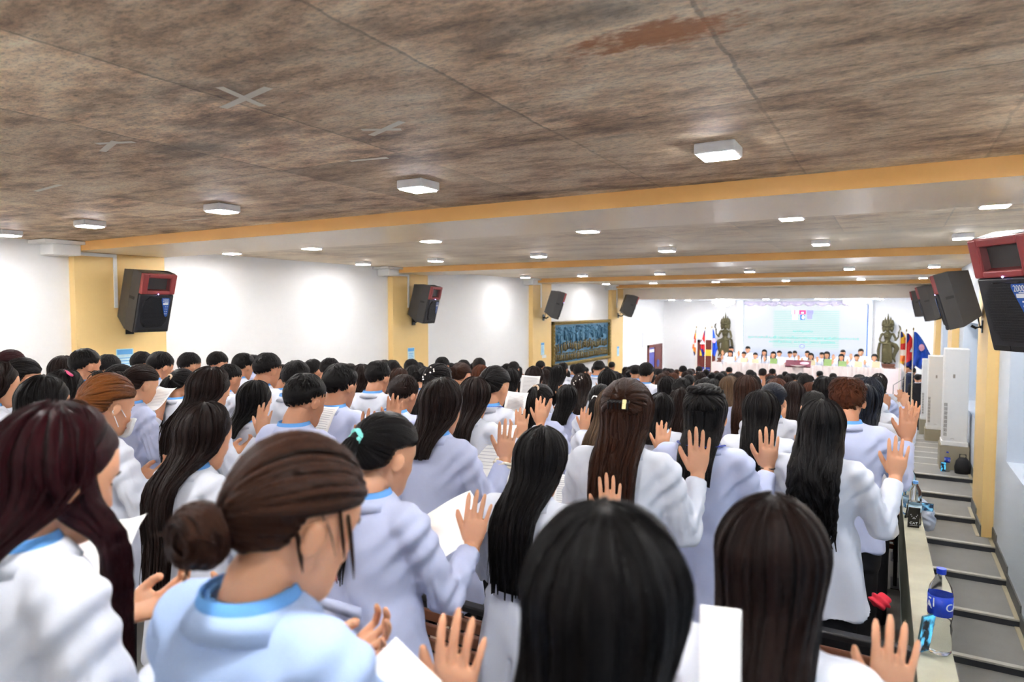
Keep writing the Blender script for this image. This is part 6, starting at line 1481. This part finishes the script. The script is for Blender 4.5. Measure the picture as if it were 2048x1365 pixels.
def phone_screen(name, seed, c1, c2):
    m = bpy.data.materials.new(name); m.use_nodes = True; nt = m.node_tree; b = nt.nodes['Principled BSDF']
    tc = nt.nodes.new('ShaderNodeTexCoord'); mp = nt.nodes.new('ShaderNodeMapping'); mp.inputs['Location'].default_value = (seed, seed, 0); mp.inputs['Scale'].default_value = (14, 14, 9)
    nz = nt.nodes.new('ShaderNodeTexNoise'); nz.inputs['Scale'].default_value = 2.2; nz.inputs['Detail'].default_value = 3; rp = nt.nodes.new('ShaderNodeValToRGB'); e_ = rp.color_ramp.elements
    e_[0].position = .44; e_[0].color = c1; e_[1].position = .62; e_[1].color = c2
    nt.links.new(tc.outputs['Object'], mp.inputs[0]); nt.links.new(mp.outputs[0], nz.inputs[0]); nt.links.new(nz.outputs['Fac'], rp.inputs[0]); nt.links.new(rp.outputs[0], b.inputs['Emission Color']); b.inputs['Emission Strength'].default_value = .45
    b.inputs['Base Color'].default_value = (.01, .012, .015, 1); b.inputs['Roughness'].default_value = .12; return m
PS1 = phone_screen('lit_phone_picture', 1.3, (.004, .006, .008, 1), (.08, .45, .75, 1)); PS2 = phone_screen('dim_phone_picture', 4.1, (.01, .02, .04, 1), (.12, .3, .45, 1))
def phone(loc, rot_, label, scr=None, edge=None, back_print=False):
    e = empty('phone', loc, 0, label, 'phone'); e.rotation_euler = rot_
    MB().box((-.036, -.004, 0), (.036, .004, .155), bev=.0035).build('shell', edge or PHB, e)
    if scr: MB().box((-.0335, -.0048, .003), (.0335, -.0038, .152)).build('screen', scr, e)
    else: MB().box((-.0345, -.0047, .002), (.0345, -.0038, .153)).build('back_cover', PHB, e)
    if back_print:
        me = text_mesh('CAT', .026, .0003); o = link('back_lettering', me, LBLW, e); o.location = (0, -.0052, .035); o.rotation_euler = (math.pi / 2, 0, 0)
        m = MB()
        for x, z in ((-.014, .088), (.014, .088), (-.02, .1), (.02, .1), (0, .08), (-.005, .072), (.006, .072)): m.ball((x, -.005, z), (.0028, .0005, .0035), nu=8, nv=6)
        m.box((-.024, -.0056, .017), (.024, -.005, .0195)); m.build('white_dots', LBLW, e)
def on_ledge(px, py, x=None):
    """foot of a thing on the coping: where the sight line meets the sloping top"""
    r = ray(px, py); t = -1.02 / (r[2] + .1 * r[1]); p_ = r * t; return (p_[0] if x is None else x, p_[1], ledge_z(p_[1]) + .004)
def phtilt(rz, tilt): return (Matrix.Rotation(rz, 4, 'Z') @ Matrix.Rotation(math.radians(tilt), 4, 'X')).to_euler()
p = on_ledge(1903, 1312); p = (.182, p[1], ledge_z(p[1]) + .001); print('bottle1', p)
bottle(p, .325, 'large water bottle with blue cap and lettered deep blue label, nearest on the parapet', 'big', .40, rz=.2)
cp = MB().tube([(.0, 0, 0), (.0, 0, .02)], .018, n=20); 
phone((.128, p[1] - .035, ledge_z(p[1] - .035) + .003), phtilt(math.radians(52), 8), 'phone with a lit blue picture leaning on the nearest bottle', PS1, PHT)
q = on_ledge(1853, 1056); q = (.170, q[1], ledge_z(q[1]) + .001); print('bottle2', q)
bottle(q, .325, 'clear water bottle with pale blue cap behind the black lettered phone on the parapet', 'light', .55)
phone((q[0] - .010, q[1] - .085, ledge_z(q[1] - .085) + .003), phtilt(math.radians(8), 10), 'black phone with white lettering on its back leaning on a bottle', None, None, True)
bottle((.140, q[1] + .42, ledge_z(q[1] + .42) + .001), .30, 'second clear bottle with pale blue cap, standing just beyond the black phone', 'light', .5)
phone((.132, q[1] + .30, ledge_z(q[1] + .30) + .003), phtilt(math.radians(60), 10), 'dark phone leaning beside the second clear bottle', None)
phone((.160, 6.15, ledge_z(6.15) + .045), (Matrix.Rotation(math.radians(0), 4, 'Z') @ Matrix.Rotation(math.radians(14), 4, 'X') @ Matrix.Rotation(math.radians(90), 4, 'Y') @ T(0, 0, -.077)).to_euler(), 'phone lying on its long side with a dim blue picture on the parapet', PS2)
for i, y in enumerate((6.55, 7.1, 7.75, 8.5, 9.4)):
    bottle((.165 - .02 * (i % 2), y, ledge_z(y) + .001), .31, '%s of the cluster of clear bottles far along the parapet' % ['nearest', 'second', 'third', 'fourth', 'farthest'][i], 'light', .6)
phone((.135, 6.9, ledge_z(6.9) + .003), phtilt(.1, 8), 'phone with a bright blue picture in front of the far bottle cluster', PS1)
phone((.135, 8.2, ledge_z(8.2) + .003), phtilt(.3, 8), 'dark phone between the far bottles', None)
# grey plastic bag hanging over the aisle side
m = MB(); m.tube([(0, 0, .0), (.03, 0, -.05), (.055, .0, -.12), (.06, 0, -.20), (.05, 0, -.25), (.03, 0, -.27)], [.015, .04, .07, .085, .07, .02], [.03, .07, .11, .13, .11, .03], n=24, side=(1, 0, 0))
me = remesh(m, .009, 2); v = mesh_co(me); nn = mesh_no(me); set_co(me, v + nn * (.006 * np.sin(v @ np.array((60, 45, 30)) + 3 * np.sin(v[:, 2] * 40)))[:, None])
o = link('plastic_bag', me, mat('pale_grey_plastic_bag', srgb(178, 184, 196), .35, var=.1)); o.location = (.235, 6.9, ledge_z(6.9) - .0); tag(o, 'pale grey plastic bag hanging on the aisle side of the parapet', 'bag')
# on the landing against the plinth
zl_ = ZL
bottle((.80, 12.42, zl_), .32, 'small water bottle with blue cap on the landing by the air conditioner plinth', 'big', .5)
phone((.745, 12.40, zl_ + .002), phtilt(.15, 9), 'phone with a lit blue picture leaning on the plinth of the nearest air conditioner', PS1)
m = MB(); m.tube([(0, 0, 0), (0, 0, .10), (0, 0, .20), (0, 0, .25)], [.10, .11, .09, .05], [.07, .075, .06, .03], n=18); m.tube([(-.04, 0, .23), (-.04, 0, .30), (.04, 0, .30), (.04, 0, .23)], .008, n=6)
o = m.build('black_bag', mat('black_bag_cloth', srgb(20, 20, 22), .7), None, smooth=True); o.location = (1.0, 12.40, zl_); tag(o, 'small black bag on the landing beside the plinth', 'bag')
# red cloth on a chair by the parapet
c = at(1812, 1121, 2.9); m = MB(); m.ball((0, 0, 0), (.045, .06, .03), nu=14, nv=10); me = remesh(m, .006, 1); o = link('red_cloth', me, mat('red_cloth_fabric', srgb(190, 30, 50), .8)); o.location = (-.02, float(c[1]), ledge_z(c[1]) + .02); tag(o, 'small crumpled red cloth between a chair and the parapet', 'cloth'); v = mesh_co(me); set_co(me, v + mesh_no(me) * (.006 * np.sin(v @ np.array((130, 90, 160))))[:, None])
# bottle standing on an armrest near the middle
c = np.array((cmid[0], cmid[1], floor_z(cmid[1] - .04) + .624)); e = bottle(tuple(c), .215, 'small water bottle with cyan label standing on a chair armrest near the middle', 'white', .55); print('bottle mid', c, 'floor', floor_z(c[1]))

# ------------------------------------------------------------------ sheets of paper
def sheet(px, py, d, rot_, label, w_=.21, h_=.297, curl=.02, lines=True):
    c = at(px, py, d); m = MB(); n = 10; v = []
    for dz in (0, -.0008):
        for j in range(n + 1):
            for i in range(n + 1):
                a, b_ = i / n - .5, j / n - .5; v.append((a * w_, b_ * h_, curl * (a * a * 3 - .3) + curl * .4 * math.sin(b_ * 5) + dz))
    K = (n + 1) ** 2; f = [(j * (n + 1) + i, j * (n + 1) + i + 1, (j + 1) * (n + 1) + i + 1, (j + 1) * (n + 1) + i) for j in range(n) for i in range(n)]
    f += [tuple(K + i for i in reversed(q)) for q in f]
    bd = [i for i in range(n + 1)] + [(j + 1) * (n + 1) - 1 for j in range(1, n + 1)] + [n * (n + 1) + i for i in range(n - 1, -1, -1)] + [j * (n + 1) for j in range(n - 1, 0, -1)]
    f += [(bd[(k + 1) % len(bd)], bd[k], K + bd[k], K + bd[(k + 1) % len(bd)]) for k in range(len(bd))]
    m.add(v, f); o = m.build('paper_sheet', PAPER, None, smooth=True); o.location = tuple(c); o.rotation_euler = rot_
    tag(o, label, 'paper')
    if not lines: return o
    t = MB(); rgp = random.Random(int(px))
    for k in range(13):
        y = h_ * (.40 - k * .058); t.box((-w_ * .38, y, .0), (w_ * (.38 - rgp.random() * .1), y + .0035, .0005))
    q = np.vstack(t.v); q[:, 2] += curl * ((q[:, 0] / w_) ** 2 * 3 - .3) + curl * .4 * np.sin(q[:, 1] / h_ * 5) + .0008
    t2 = MB(); t2.add(q, t.f); t2.build('printed_lines', mat('grey_print', srgb(205, 205, 208), .7), o)
    tag(o, label, 'paper'); return o
R3 = lambda a, b, c: tuple(math.radians(q) for q in (a, b, c))
sheet(885, 1066, 2.15, R3(24, 14, -38), 'white sheet held behind the raised hand of the teal hair tie person', .25, .30, lines=False)
sheet(206, 1118, 1.35, R3(40, -8, 20), 'white sheet beside the face of the burgundy haired person', .13, .19, lines=False)
sheet(760, 1420, 1.0, R3(35, 6, -20), 'white sheet at the bottom below the low bun person', .14, .18, lines=False)
sheet(1440, 1350, .90, R3(78, 0, 14), 'white sheet standing between the two nearest dark heads', .056, .18, 0, lines=False)
sheet(985, 905, 3.6, R3(62, 0, 10), 'printed sheet in front of the lavender coat person with layered brown hair', .24, .32)
sheet(1032, 806, 4.4, R3(60, 0, -6), 'printed sheet held right of the thick black braid', .17, .15)
sheet(318, 798, 4.2, R3(35, 0, 10), 'sheet held by the person with pinned up dark hair at left', .15, .2)
sheet(640, 848, 3.3, R3(50, 0, 0), 'sheet held in front of the bright blue collared young man', .16, .2)
sheet(1135, 985, 2.75, R3(50, 0, 20), 'folded sheet between the black haired and the claw clip persons', .12, .16)
sheet(1060, 775, 5.6, R3(70, 0, 0), 'sheet held up just above the beige scrunchie', .18, .2)
